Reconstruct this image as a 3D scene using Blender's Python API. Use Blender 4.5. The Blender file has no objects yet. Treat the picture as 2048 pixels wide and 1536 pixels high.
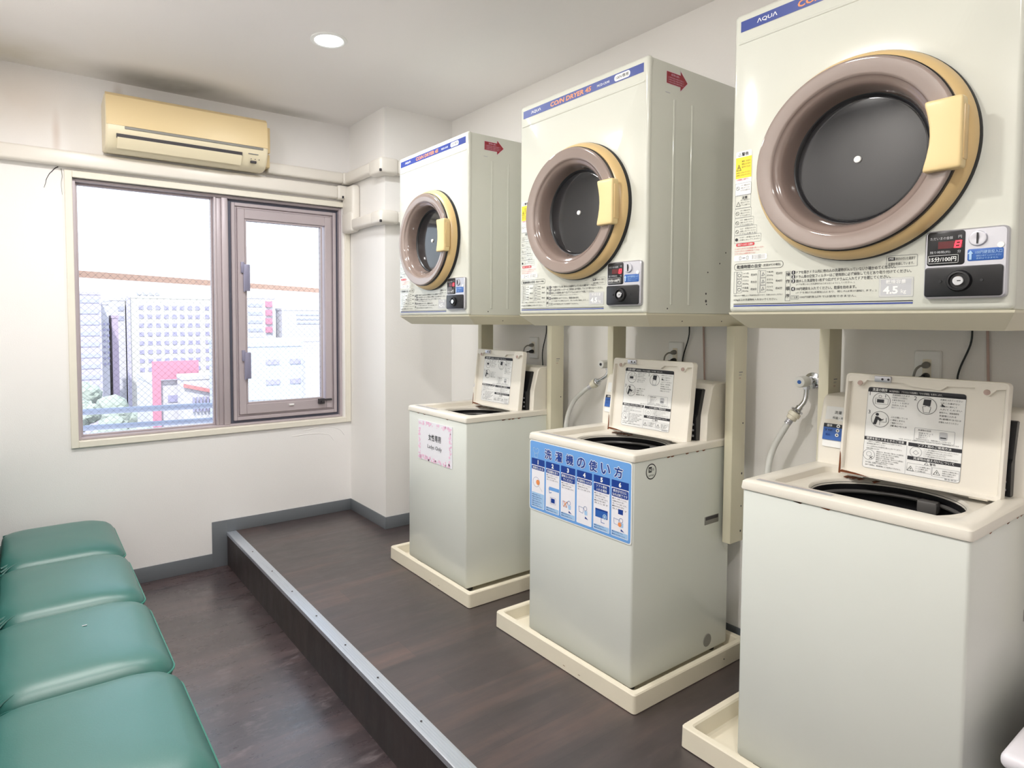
import bpy, bmesh, math, random
from mathutils import Vector, Matrix, Euler
random.seed(7)
sc = bpy.context.scene
col = sc.collection
PI = math.pi
# ------------------------------------------------------------------ camera
CX, CY, FPX = 928.463, 700.121, 1260.07
yaw, pitch, roll = 0.6117, -0.0469, 0.0027
f_ = Vector((math.sin(yaw)*math.cos(pitch), math.cos(yaw)*math.cos(pitch), math.sin(pitch)))
r_ = Vector((math.cos(yaw), -math.sin(yaw), 0)); u_ = r_.cross(f_)
R_ = r_*math.cos(roll) + u_*math.sin(roll); U_ = -r_*math.sin(roll) + u_*math.cos(roll)
cd = bpy.data.cameras.new('camera'); cam = bpy.data.objects.new('camera', cd); col.objects.link(cam)
m3 = Matrix((R_, U_, -f_)).transposed().to_4x4(); m3.translation = Vector((-1.7269, 0, 1.35)); cam.matrix_world = m3
cd.sensor_width = 36; cd.lens = FPX/2048*36; cd.shift_x = (1024-CX)/2048; cd.shift_y = (CY-768)/2048
cd.clip_start = .02; cd.clip_end = 1500
sc.camera = cam
# ------------------------------------------------------------------ world, lamps, exposure
sc.view_settings.view_transform = 'Standard'; sc.view_settings.look = 'None'
sc.view_settings.gamma = 1; sc.view_settings.use_curve_mapping = False
sc.view_settings.exposure = 0.64
SKY = 1.75
w = bpy.data.worlds.new('World'); sc.world = w; w.use_nodes = True
nt = w.node_tree; bg = nt.nodes['Background']; bg.inputs[1].default_value = SKY
tc = nt.nodes.new('ShaderNodeTexCoord'); sp = nt.nodes.new('ShaderNodeSeparateXYZ'); rp = nt.nodes.new('ShaderNodeValToRGB')
nz = nt.nodes.new('ShaderNodeTexNoise'); nz.inputs['Scale'].default_value = 3; nz.inputs['Detail'].default_value = 4
nt.links.new(tc.outputs['Generated'], sp.inputs[0]); nt.links.new(tc.outputs['Generated'], nz.inputs['Vector'])
ma = nt.nodes.new('ShaderNodeMath'); ma.operation = 'MULTIPLY_ADD'; ma.inputs[1].default_value = .12
nt.links.new(nz.outputs[0], ma.inputs[0]); nt.links.new(sp.outputs[2], ma.inputs[2])
nt.links.new(ma.outputs[0], rp.inputs[0]); nt.links.new(rp.outputs[0], bg.inputs[0])
rp.color_ramp.elements[0].position = 0.0; rp.color_ramp.elements[0].color = (.90, .95, 1, 1)
rp.color_ramp.elements[1].position = 0.5; rp.color_ramp.elements[1].color = (.70, .84, 1, 1)
def add_light(name, kind, loc, rot, energy, color=(1, 1, 1), **kw):
    l = bpy.data.lights.new(name, kind); l.energy = energy; l.color = color
    for k, v in kw.items(): setattr(l, k, v)
    o = bpy.data.objects.new(name, l); o.location = loc; o.rotation_euler = rot; col.objects.link(o); return o
LAMP_W = 11
LAMPS = [(-.49, 2.90), (-1.5, 2.75), (-1.5, 1.33), (-1.5, -.1)]  # last one is an added, unseen fill lamp behind the viewer
POW = [.75, 1.35, 1.45, 1.1]
for i, (x, y) in enumerate(LAMPS):
    add_light('downlight_lamp', 'AREA', (x, y, 2.672), (0, 0, 0), LAMP_W*POW[i],
              (1, .97, .93) if i else (.95, .98, 1), shape='DISK', size=.15)
add_light('sun', 'SUN', (0, 0, 30), (math.radians(38), 0, math.radians(-28)), 3.6, (1, .98, .95), angle=.02)

# ------------------------------------------------------------------ materials
def L(r, g=None, b=None):
    if g is None: g = b = r
    return tuple(((c/255)/12.92 if c/255 <= .04045 else ((c/255+.055)/1.055)**2.4) for c in (r, g, b))
MATS = {}
def mat(name, c, rough=.5, metal=0, var=.04, scale=6, bump=0, bscale=80, spec=.5, coat=0, emit=None, es=0, stretch=None, alpha=None, trans=0):
    if name in MATS: return MATS[name]
    m = bpy.data.materials.new(name); MATS[name] = m; m.use_nodes = True
    n = m.node_tree.nodes; l = m.node_tree.links; b = n['Principled BSDF']
    b.inputs['Roughness'].default_value = rough; b.inputs['Metallic'].default_value = metal
    b.inputs['Specular IOR Level'].default_value = spec; b.inputs['Coat Weight'].default_value = coat
    b.inputs['Transmission Weight'].default_value = trans
    if alpha is not None: b.inputs['Alpha'].default_value = alpha
    tcn = n.new('ShaderNodeTexCoord'); mp = n.new('ShaderNodeMapping'); l.new(tcn.outputs['Object'], mp.inputs[0])
    if stretch: mp.inputs['Scale'].default_value = stretch
    ns = n.new('ShaderNodeTexNoise'); ns.inputs['Scale'].default_value = scale; ns.inputs['Detail'].default_value = 4
    l.new(mp.outputs[0], ns.inputs['Vector'])
    mx = n.new('ShaderNodeMix'); mx.data_type = 'RGBA'
    mx.inputs[6].default_value = (*[max(0, v*(1-var)) for v in c], 1); mx.inputs[7].default_value = (*[min(1, v*(1+var)) for v in c], 1)
    l.new(ns.outputs[0], mx.inputs[0]); l.new(mx.outputs[2], b.inputs['Base Color'])
    if bump:
        n2 = n.new('ShaderNodeTexNoise'); n2.inputs['Scale'].default_value = bscale; l.new(mp.outputs[0], n2.inputs['Vector'])
        bp = n.new('ShaderNodeBump'); bp.inputs['Strength'].default_value = bump; bp.inputs['Distance'].default_value = .002
        l.new(n2.outputs[0], bp.inputs['Height']); l.new(bp.outputs[0], b.inputs['Normal'])
    if emit: b.inputs['Emission Color'].default_value = (*emit, 1); b.inputs['Emission Strength'].default_value = es
    return m
M = {}
M['wall'] = mat('wall_paint', L(246, 243, 240), .55, var=.02, scale=2, bump=.25, bscale=220)
M['cream'] = mat('cream_plastic', L(236, 230, 212), .35, var=.015)
M['duct'] = mat('duct_plastic', L(236, 230, 221), .35, var=.02)
M['trim'] = mat('trim_paint', L(238, 232, 218), .45, var=.03, scale=20)
M['base'] = mat('baseboard_vinyl', L(112, 116, 121), .45, var=.05)
M['enamel'] = mat('dryer_enamel', L(221, 222, 211), .12, var=.01, coat=.3)
M['wenamel'] = mat('washer_enamel', L(240, 243, 236), .25, var=.012)
M['wtop'] = mat('washer_top_plastic', L(242, 236, 224), .3, var=.02)
M['tray'] = mat('tray_plastic', L(240, 231, 210), .4, var=.03, scale=15)
M['standm'] = mat('stand_steel', L(226, 220, 196), .4, var=.02)
M['tan'] = mat('door_ring_plastic', L(226, 195, 140), .3, var=.03)
M['tanh'] = mat('handle_plastic', L(238, 212, 156), .35, var=.03)
M['taupe'] = mat('smoked_bezel', L(152, 136, 128), .09, var=.03, coat=.6)
M['taupe2'] = mat('smoked_bowl', L(135, 118, 110), .12, var=.04, coat=.5)
M['glass'] = mat('door_glass_dark', L(34, 35, 38), .1, var=.1, coat=.5)
M['black'] = mat('black_plastic', L(24, 24, 27), .35, var=.1)
M['rubber'] = mat('black_rubber', L(30, 30, 34), .5, var=.1)
M['silver'] = mat('satin_metal', L(205, 205, 212), .35, .6, var=.03)
M['chrome'] = mat('chrome', L(210, 212, 216), .12, 1, var=.05)
M['alu'] = mat('aluminium_strip', L(214, 220, 230), .34, .75, var=.05, scale=40, stretch=(40, 1, 1))
M['bronze'] = mat('window_bronze', L(190, 178, 182), .38, .15, var=.05, stretch=(1, 1, .3))
M['bronze_shade'] = mat('window_bronze_shaded', L(96, 98, 112), .5, .2, var=.05)  # shaded copy of the bronze for the casement's inner jamb
M['hinge'] = mat('hinge_paint', L(150, 148, 172), .4, .3)
M['tubgrey'] = mat('tub_grey_plastic', L(98, 96, 94), .3, var=.06)
M['white'] = mat('white_print', L(246, 246, 244), .5, var=.01)
M['paper'] = mat('paper', L(240, 238, 244), .6, var=.02)
M['ink'] = mat('black_ink', L(38, 38, 44), .5, var=.05)
M['grey'] = mat('grey_ink', L(120, 122, 128), .5, var=.05)
M['pgrey'] = mat('pale_grey_ink', L(196, 197, 200), .5, var=.03)
M['navy'] = mat('navy_band', L(56, 74, 150), .35, var=.04)
M['orange'] = mat('orange_print', L(240, 150, 90), .4, var=.03)
M['yellow'] = mat('yellow_print', L(250, 225, 60), .5, var=.03)
M['red'] = mat('red_print', L(214, 60, 70), .5, var=.03)
M['dred'] = mat('dark_red_label', L(160, 44, 54), .5, var=.05)
M['pink'] = mat('pink_print', L(244, 200, 224), .6, var=.05)
M['blue'] = mat('sign_blue', L(112, 166, 230), .4, var=.03)
M['lblue'] = mat('sign_pale_blue', L(170, 205, 240), .4, var=.02)
M['dblue'] = mat('sign_dark_blue', L(26, 62, 146), .4, var=.03)
M['mblue'] = mat('label_blue', L(50, 100, 180), .4, var=.03)
M['hose'] = mat('hose_vinyl', L(228, 228, 224), .4, var=.03)
M['ceil'] = None
M['led'] = mat('red_digit', L(255, 30, 40), .4, emit=(1, .03, .05), es=2.2)
M['ledoff'] = mat('display_window', L(96, 30, 34), .2, var=.1)
M['rust'] = mat('rust', L(120, 66, 34), .8, var=.5, scale=60)
M['greenv'] = mat('green_vinyl', L(46, 108, 100), .42, var=.08, scale=3, bump=.12, bscale=260, spec=.8, coat=.5); M['greenv'].node_tree.nodes['Principled BSDF'].inputs['Coat Roughness'].default_value = .42
M['piping'] = mat('vinyl_piping', L(60, 130, 115), .3, var=.05)
M['cordk'] = mat('black_cord', L(28, 34, 36), .45)
M['cordb'] = mat('beige_cord', L(196, 170, 160), .5)
M['plugg'] = mat('grey_plug', L(140, 138, 132), .5)
M['ac'] = mat('yellowed_plastic', L(232, 208, 160), .4, var=.03, scale=3)
M['acw'] = mat('aged_cream_plastic', L(238, 226, 196), .38, var=.02)
M['darkgap'] = mat('dark_slot', L(60, 56, 60), .6)
M['lamp'] = mat('lamp_diffuser', L(250, 252, 255), .3, emit=(.93, .97, 1), es=3.0)
M['whitebox'] = mat('white_box_plastic', L(238, 234, 240), .35, var=.02)
# stained ceiling and window wall, right wall with soft grey patches
def patch_mat(name, c, patches, rough=.6):
    """stains: list of (center, half sizes, colour, strength) in object coordinates"""
    m = mat(name, c, rough, var=.02, scale=2, bump=.2, bscale=180)
    n = m.node_tree.nodes; l = m.node_tree.links; b = n['Principled BSDF']
    src = b.inputs['Base Color'].links[0].from_socket
    tcn = n.new('ShaderNodeTexCoord'); nn = n.new('ShaderNodeTexNoise'); nn.inputs['Scale'].default_value = 2.2; nn.inputs['Detail'].default_value = 6
    l.new(tcn.outputs['Object'], nn.inputs['Vector'])
    for ce, hs, cc, st in patches:
        mp = n.new('ShaderNodeMapping'); mp.vector_type = 'TEXTURE'
        mp.inputs['Location'].default_value = ce; mp.inputs['Scale'].default_value = hs
        l.new(tcn.outputs['Object'], mp.inputs[0])
        ln = n.new('ShaderNodeVectorMath'); ln.operation = 'LENGTH'; l.new(mp.outputs[0], ln.inputs[0])
        mr = n.new('ShaderNodeMapRange'); mr.inputs['From Min'].default_value = 1; mr.inputs['From Max'].default_value = 0; mr.interpolation_type = 'SMOOTHSTEP'
        l.new(ln.outputs['Value'], mr.inputs['Value'])
        mu = n.new('ShaderNodeMath'); mu.operation = 'MULTIPLY'; l.new(mr.outputs[0], mu.inputs[0])
        mr2 = n.new('ShaderNodeMapRange'); mr2.inputs['From Min'].default_value = .3; mr2.inputs['From Max'].default_value = .6
        mr2.inputs['To Min'].default_value = .35*st; mr2.inputs['To Max'].default_value = st
        l.new(nn.outputs[0], mr2.inputs['Value']); l.new(mr2.outputs[0], mu.inputs[1])
        mx = n.new('ShaderNodeMix'); mx.data_type = 'RGBA'; mx.blend_type = 'MIX'
        l.new(mu.outputs[0], mx.inputs[0]); l.new(src, mx.inputs[6]); mx.inputs[7].default_value = (*cc, 1); src = mx.outputs[2]
    l.new(src, b.inputs['Base Color']); return m
M['ceil'] = patch_mat('ceiling_paper', L(247, 243, 241), [((-1.0, 3.98, 2.69), (.62, .30, .2), L(128, 126, 118), .8),
      ((-.35, 4.05, 2.69), (.5, .16, .2), L(150, 148, 138), .55), ((-1.75, 3.95, 2.69), (.5, .38, .2), L(205, 196, 172), .6)])
M['wallb'] = patch_mat('window_wall_paint', L(246, 243, 241), [((-1.75, 4.105, 2.5), (.5, .1, .3), L(226, 208, 190), .5),
      ((-1.55, 4.105, 2.35), (.03, .1, .18), L(205, 180, 165), .5), ((-1.25, 4.105, 2.6), (.04, .1, .12), L(190, 172, 150), .4)])
M['wallr'] = patch_mat('right_wall_paint', L(246, 243, 239), [((.679, 1.13, .95), (.1, .05, .22), L(196, 192, 184), .55),  # greyer patches on the wall around the taps and hoses
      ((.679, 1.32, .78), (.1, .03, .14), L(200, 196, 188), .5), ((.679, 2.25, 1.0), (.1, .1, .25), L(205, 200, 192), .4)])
def floor_mat(name, c1, c2, c3, rmin, rmax, scuff, axis_x=True, coat=.6):
    m = bpy.data.materials.new(name); m.use_nodes = True; n = m.node_tree.nodes; l = m.node_tree.links; b = n['Principled BSDF']
    tcn = n.new('ShaderNodeTexCoord')
    mp = n.new('ShaderNodeMapping'); l.new(tcn.outputs['Object'], mp.inputs[0]); mp.inputs['Scale'].default_value = (.9, 9, 1) if axis_x else (1, 9, .9)
    a = n.new('ShaderNodeTexNoise'); a.inputs['Scale'].default_value = 1.6; a.inputs['Detail'].default_value = 7; a.inputs['Roughness'].default_value = .65; l.new(mp.outputs[0], a.inputs['Vector'])
    br = n.new('ShaderNodeTexBrick'); br.inputs['Scale'].default_value = 1; br.inputs['Mortar Size'].default_value = .0012; br.inputs['Brick Width'].default_value = .92; br.inputs['Row Height'].default_value = .152
    br.inputs['Color1'].default_value = (.35, .35, .35, 1); br.inputs['Color2'].default_value = (.65, .65, .65, 1); br.inputs['Mortar'].default_value = (.25, .25, .25, 1); br.inputs['Mortar Smooth'].default_value = .4
    l.new(tcn.outputs['Object'], br.inputs['Vector'])
    ad = n.new('ShaderNodeMath'); ad.operation = 'MULTIPLY_ADD'; ad.inputs[1].default_value = .45
    sb = n.new('ShaderNodeSeparateColor'); l.new(br.outputs['Color'], sb.inputs[0]); l.new(sb.outputs[0], ad.inputs[0]); 
    mu = n.new('ShaderNodeMath'); mu.operation = 'MULTIPLY'; mu.inputs[1].default_value = .62; l.new(a.outputs[0], mu.inputs[0]); l.new(mu.outputs[0], ad.inputs[2])
    r = n.new('ShaderNodeValToRGB'); e = r.color_ramp.elements; e[0].position = .36; e[0].color = (*c1, 1); e[1].position = .72; e[1].color = (*c3, 1)
    x = e.new(.53); x.color = (*c2, 1)
    l.new(ad.outputs[0], r.inputs[0])
    # pale scuffs
    s1 = n.new('ShaderNodeTexNoise'); s1.inputs['Scale'].default_value = 7; s1.inputs['Detail'].default_value = 9; s1.inputs['Roughness'].default_value = .75; mp2 = n.new('ShaderNodeMapping'); mp2.inputs['Scale'].default_value = (1, 2.4, 1)
    l.new(tcn.outputs['Object'], mp2.inputs[0]); l.new(mp2.outputs[0], s1.inputs['Vector'])
    s2 = n.new('ShaderNodeMapRange'); s2.inputs['From Min'].default_value = .54; s2.inputs['From Max'].default_value = .74; s2.inputs['To Max'].default_value = scuff; l.new(s1.outputs[0], s2.inputs['Value'])
    mx = n.new('ShaderNodeMix'); mx.data_type = 'RGBA'; l.new(s2.outputs[0], mx.inputs[0]); l.new(r.outputs[0], mx.inputs[6]); mx.inputs[7].default_value = (*L(150, 138, 140), 1)
    l.new(mx.outputs[2], b.inputs['Base Color'])
    rr = n.new('ShaderNodeMapRange'); rr.inputs['From Min'].default_value = .35; rr.inputs['From Max'].default_value = .7; rr.inputs['To Min'].default_value = rmin; rr.inputs['To Max'].default_value = rmax
    l.new(s1.outputs[0], rr.inputs['Value']); l.new(rr.outputs[0], b.inputs['Roughness'])
    bp = n.new('ShaderNodeBump'); bp.inputs['Strength'].default_value = .25; bp.inputs['Distance'].default_value = .0015; l.new(a.outputs[0], bp.inputs['Height']); l.new(bp.outputs[0], b.inputs['Normal'])
    b.inputs['Coat Weight'].default_value = coat; b.inputs['Coat Roughness'].default_value = .30; b.inputs['Specular IOR Level'].default_value = .7
    return m
M['floor'] = floor_mat('lower_floor_vinyl', L(48, 38, 40), L(66, 53, 55), L(90, 72, 72), .22, .44, .5, True, 1.0)
M['plat'] = floor_mat('platform_vinyl', L(50, 42, 43), L(66, 55, 55), L(96, 74, 68), .38, .55, .08)
M['riser'] = floor_mat('riser_vinyl', L(40, 33, 33), L(52, 43, 42), L(62, 50, 48), .4, .55, .03, False, .1)

# ------------------------------------------------------------------ object helpers
def new_bm(): return bmesh.new()
def part(name, bm, m, parent=None, loc=None, angle=35, label=None, kind=None, smooth=True):
    bmesh.ops.recalc_face_normals(bm, faces=bm.faces) if smooth else None
    me = bpy.data.meshes.new(name); bm.to_mesh(me); bm.free()
    for mm in (m if isinstance(m, (list, tuple)) else [m]): me.materials.append(mm)
    if smooth:
        for p in me.polygons: p.use_smooth = True
        me.set_sharp_from_angle(angle=math.radians(angle))
    o = bpy.data.objects.new(name, me); col.objects.link(o)
    if loc is not None: o.location = loc
    if parent: o.parent = parent
    if label: o['label'] = label
    if kind: o['kind'] = kind
    return o
def tag(o, label, cat, group=None):
    o['label'] = label; o['category'] = cat
    if group: o['group'] = group
    return o
def thing(name, label, cat, loc=(0, 0, 0), group=None):
    o = bpy.data.objects.new(name, None); o.empty_display_size = .05; col.objects.link(o); o.location = loc
    return tag(o, label, cat, group)
def struct(name, bm, m, parent=None, **k):
    o = part(name, bm, m, parent, **k)
    if not parent: o['kind'] = 'structure'
    return o
def box(bm, x0, x1, y0, y1, z0, z1, bev=0, seg=2, mi=0):
    T = Matrix.Translation(((x0+x1)/2, (y0+y1)/2, (z0+z1)/2)) @ Matrix.Diagonal((abs(x1-x0), abs(y1-y0), abs(z1-z0), 1))
    r = bmesh.ops.create_cube(bm, size=1, matrix=T); vs = r['verts']; fs = list({f for v in vs for f in v.link_faces})
    for f in fs: f.material_index = mi
    if bev:
        es = list({e for v in vs for e in v.link_edges})
        q = bmesh.ops.bevel(bm, geom=es, offset=bev, segments=seg, profile=.5, affect='EDGES')
        for f in q['faces']: f.material_index = mi
    return bm
def bx(*a, **k): return box(new_bm(), *a, **k)
def loft(bm, loops, cap0=True, cap1=True, mi=0, closed=True):
    rs = [[bm.verts.new(p) for p in lp] for lp in loops]; n = len(rs[0])
    for a, b in zip(rs, rs[1:]):
        for i in range(n if closed else n-1):
            f = bm.faces.new((a[i], a[(i+1) % n], b[(i+1) % n], b[i])); f.material_index = mi
    if cap0: bm.faces.new(rs[0][::-1]).material_index = mi
    if cap1: bm.faces.new(rs[-1]).material_index = mi
    return rs
def frame_of(d):
    d = Vector(d).normalized(); a = Vector((0, 0, 1)) if abs(d.z) < .9 else Vector((1, 0, 0))
    s = d.cross(a).normalized(); return s, s.cross(d).normalized(), d
def lathe(bm, prof, o, d, n=40, mi=0, cap0=True, cap1=True, a0=0):
    s, t, d = frame_of(d); o = Vector(o)
    loops = [[o + d*h + (s*math.cos(2*PI*i/n+a0) + t*math.sin(2*PI*i/n+a0))*r for i in range(n)] for r, h in prof]
    return loft(bm, loops, cap0, cap1, mi)
def cyl(bm, p0, p1, r0, r1=None, n=20, mi=0):
    r1 = r0 if r1 is None else r1; d = Vector(p1)-Vector(p0)
    return lathe(bm, [(r0, 0), (r1, d.length)], p0, d, n, mi)
def spline(pts, k=6):
    P = [Vector(p) for p in pts]; P = [P[0]*2-P[1]] + P + [P[-1]*2-P[-2]]; out = []
    for i in range(1, len(P)-2):
        for j in range(k):
            t = j/k; a, b, c, d = P[i-1:i+3]
            out.append(.5*((2*b) + (c-a)*t + (2*a-5*b+4*c-d)*t*t + (3*b-a-3*c+d)*t**3))
    out.append(P[-2]); return out
def tube(bm, pts, r, n=10, k=6, mi=0, sm=True, closed=False):
    P = spline(pts, k) if sm else [Vector(p) for p in pts]; loops = []; s = None; N = len(P)
    for i, p in enumerate(P):
        if closed: d = (P[(i+1) % N]-P[i-1]).normalized()
        else: d = (P[min(i+1, N-1)]-P[max(i-1, 0)]).normalized()
        if s is None: s, t, _ = frame_of(d)
        s = (s - d*s.dot(d)).normalized(); t = d.cross(s)
        rr = r(i/(N-1)) if callable(r) else r
        loops.append([p + (s*math.cos(2*PI*j/n)+t*math.sin(2*PI*j/n))*rr for j in range(n)])
    if closed: loops.append(loops[0]); loft(bm, loops, False, False, mi)
    else: loft(bm, loops, True, True, mi)
    return bm
def rrect(cx, cy, hx, hy, r, m=4, s=1):
    """closed loop of points (a,b), counter clockwise, 4*(m+s) points"""
    out = []
    cs = [(cx+hx-r, cy+hy-r, 0), (cx-hx+r, cy+hy-r, PI/2), (cx-hx+r, cy-hy+r, PI), (cx+hx-r, cy-hy+r, 3*PI/2)]
    for i, (a, b, t0) in enumerate(cs):
        arc = [(a+r*math.cos(t0+PI/2*j/(m-1)), b+r*math.sin(t0+PI/2*j/(m-1))) for j in range(m)]
        out += arc
        na, nb, nt0 = cs[(i+1) % 4]; q = (na+r*math.cos(nt0), nb+r*math.sin(nt0)); p = arc[-1]
        for j in range(1, s+1): out.append((p[0]+(q[0]-p[0])*j/(s+1), p[1]+(q[1]-p[1])*j/(s+1)))
    return out
def circ_like(cx, cy, r, m=4, s=1, ry=None):
    ry = ry or r; out = []; nn = 4*(m+s); sh = (m-1)/2
    for i in range(nn):
        a = 2*PI*(i-sh)/nn + PI/4; out.append((cx+r*math.cos(a), cy+ry*math.sin(a)))
    return out
def prism(bm, pts, fn, d0, d1, mi=0):
    """pts 2d outline, fn(a,b,d)->3d"""
    loft(bm, [[fn(a, b, d0) for a, b in pts], [fn(a, b, d1) for a, b in pts]], True, True, mi); return bm

# ------------------------------------------------------------------ printed sheets
_tc = {}
def text_mesh(s, bold):
    k = (s, bold)
    if k in _tc: return _tc[k]
    cu = bpy.data.curves.new('t', 'FONT'); cu.body = s; cu.size = 1; cu.resolution_u = 2; cu.offset = bold
    ob = bpy.data.objects.new('t', cu); col.objects.link(ob)
    bpy.context.view_layer.update()
    dg = bpy.context.evaluated_depsgraph_get(); me = bpy.data.meshes.new_from_object(ob.evaluated_get(dg))
    vs = [tuple(v.co) for v in me.vertices]; fs = [tuple(p.vertices) for p in me.polygons]
    bpy.data.objects.remove(ob); bpy.data.curves.remove(cu); bpy.data.meshes.remove(me)
    xs = [v[0] for v in vs] or [0, 1]; ys = [v[1] for v in vs] or [0, 1]
    _tc[k] = (vs, fs, min(xs), max(xs), min(ys), max(ys)); return _tc[k]
class Sheet:
    def __init__(s, fn, step=.00025, base=.0006): s.fn = fn; s.g = {}; s.step = step; s.base = base
    def _b(s, key): return s.g.setdefault(key, ([], []))
    def poly(s, pts, m, ly=0, name='print'):
        v, f = s._b((name, m)); b = len(v); v += [s.fn(a, c, s.base+s.step*ly) for a, c in pts]; f.append(tuple(range(b, b+len(pts))))
    def rect(s, a0, b0, a1, b1, m, ly=0, r=0, name='print'):
        if r: pts = rrect((a0+a1)/2, (b0+b1)/2, abs(a1-a0)/2, abs(b1-b0)/2, r, 5, 0)
        else: pts = [(a0, b0), (a1, b0), (a1, b1), (a0, b1)]
        s.poly(pts, m, ly, name)
    def line(s, pts, wd, m, ly=0, closed=False, name='print'):
        n = len(pts)
        for i in range(n if closed else n-1):
            p = Vector(pts[i]); q = Vector(pts[(i+1) % n]); d = (q-p)
            if d.length < 1e-9: continue
            d.normalize(); t = Vector((-d.y, d.x))*wd/2; e = d*wd*.3
            s.poly([tuple(p-t-e), tuple(q-t+e), tuple(q+t+e), tuple(p+t-e)], m, ly, name)
    def border(s, a0, b0, a1, b1, wd, m, ly=0, r=.002, name='print'):
        s.line(rrect((a0+a1)/2, (b0+b1)/2, (a1-a0)/2, (b1-b0)/2, r, 5, 0), wd, m, ly, True, name)
    def disc(s, a, b, r, m, ly=0, n=24, name='print', ry=None):
        ry = ry or r; s.poly([(a+r*math.cos(2*PI*i/n), b+ry*math.sin(2*PI*i/n)) for i in range(n)], m, ly, name)
    def ring(s, a, b, r, wd, m, ly=0, n=28, name='print'):
        s.line([(a+r*math.cos(2*PI*i/n), b+r*math.sin(2*PI*i/n)) for i in range(n)], wd, m, ly, True, name)
    def text(s, t, a, b, h, m, ly=2, align='L', fit=None, bold=.012, name='lettering', rot=0, shear=0):
        """b = baseline-ish bottom, h = glyph height, fit = exact width"""
        if bold > 0 and any(ord(ch_) > 0x2fff for ch_ in t):
            e_ = bold*h*.8    # heavier strokes without the curve offset, which breaks dense characters
            for j_, (da, db) in enumerate(((-e_, 0), (e_, 0), (0, e_), (0, -e_)) if bold < .05 else [(e_*math.cos(k_*PI/5), e_*math.sin(k_*PI/5)) for k_ in range(10)]):
                s.text(t, a+da, b+db, h, m, ly+.12*j_, align, fit, 0, name, rot, shear)
            return
        vs, fs, x0, x1, y0, y1 = text_mesh(t, bold)
        if not vs: return
        sy = h/(y1-y0) if y1 > y0 else h; sx = sy
        if fit: sx = fit/(x1-x0)
        wd = (x1-x0)*sx; off = {'L': 0, 'C': -wd/2, 'R': -wd}[align]
        v, f = s._b((name, m)); bb = len(v)
        cr, sr = math.cos(rot), math.sin(rot)
        for q in vs:
            p = (q[0]-x0)*sx + off + shear*(q[1]-y0)*sy; r = (q[1]-y0)*sy
            v.append(s.fn(a + p*cr - r*sr, b + p*sr + r*cr, s.base+s.step*ly))
        f += [tuple(i+bb for i in q) for q in fs]
    def build(s, parent):
        out = []
        for (name, m), (v, f) in s.g.items():
            me = bpy.data.meshes.new(name); me.from_pydata([tuple(p) for p in v], [], f); me.materials.append(M[m])
            o = bpy.data.objects.new(name, me); col.objects.link(o); o.parent = parent; out.append(o)
            if name in ('print', 'lettering', 'warning_label', 'flower_border', 'instruction_label', 'emblem', 'digit', 'rust_patch', 'blue_rule', 'capacity_label', 'arrow_label', 'sign_panel'): o['kind'] = 'stuff'
        return out

# ------------------------------------------------------------------ room shell
XL, XR, YW, YF, ZC, ZF = -2.02, .679, 4.105, -1.75, 2.69, -.213
XS = -.69       # step edge
XP, YP = .168, 3.579
struct('floor', bx(XL-.1, XS+.02, YF-.1, YW+.1, ZF-.1, ZF), M['floor'])
b = bx(XS+.012, XR+.1, YF-.1, YW+.1, ZF-.1, 0); struct('raised_floor', b, M['plat'])
struct('floor_riser', bx(XS, XS+.012, YF, YW, ZF, -.002), M['riser'])
struct('ceiling', bx(XL-.1, XR+.1, YF-.1, YW+.15, ZC, ZC+.1), M['ceil'])
WX0, WX1, WZ0, WZ1 = -1.483, .114, .668, 2.129
b = new_bm()
for a in ((XL-.1, WX0, ZF-.1, ZC), (WX1, XR+.1, ZF-.1, ZC), (WX0, WX1, ZF-.1, WZ0), (WX0, WX1, WZ1, ZC)):
    box(b, a[0], a[1], YW, YW+.15, a[2], a[3])
struct('wall_back', b, M['wallb'])
struct('wall_right', bx(XR, XR+.1, YF-.1, YW, ZF, ZC), M['wallr'])
struct('wall_left', bx(XL-.1, XL, YF-.1, YW, ZF, ZC), M['wall'])
struct('wall_front', bx(XL, XR, YF-.1, YF, ZF, ZC), M['wall'])
struct('wall_pillar', bx(XP, XR, YP, YW, 0, ZC), M['wall'])
# baseboards
BT = .079
b = new_bm(); box(b, XS, XP, YW-.006, YW, 0, BT, .0015); box(b, -.782, XS+.001, YW-.006, YW, ZF, BT, .0015)
box(b, XL, -.781, YW-.006, YW, ZF, -.121, .0015)
struct('baseboard_back', b, M['base'])
b = new_bm(); box(b, XP-.006, XP, YP-.006, YW-.006, 0, BT, .0015); box(b, XP, XR, YP-.006, YP, 0, BT, .0015)
struct('baseboard_pillar', b, M['base'])
struct('baseboard_right', bx(XR-.006, XR, YF, YP-.006, 0, BT, .0015), M['base'])
struct('baseboard_left', bx(XL, XL+.006, YF, YW-.006, ZF, -.121, .0015), M['base'])
# aluminium nosing with grooves and screws
b = new_bm(); y0, y1 = YF+.01, YW-.008
prof = [(-.693, -.018), (-.6905, -.018), (-.6905, -.001), (-.636, 0), (-.636, .0022), (-.645, .003)]
for i in range(4):
    x = -.652-i*.0095; prof += [(x+.003, .003), (x+.0015, .0012), (x-.0015, .0012), (x-.003, .003)]
prof += [(-.690, .003), (-.693, .0005)]
loft(b, [[(x, y0, z) for x, z in prof], [(x, y1, z) for x, z in prof]])
nose = struct('trim_1', b, M['alu'], angle=20)
for y in (3.66, 3.312, 3.005, 2.689, 2.375, 2.083, 1.767, 1.46, 1.15, .85):
    b = new_bm(); lathe(b, [(.0045, 0), (.004, .001), (.0015, .0011), (.001, .0005)], (-.660, y, .0026), (0, 0, 1), 12); part('screw', b, M['darkgap'], nose)
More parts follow.
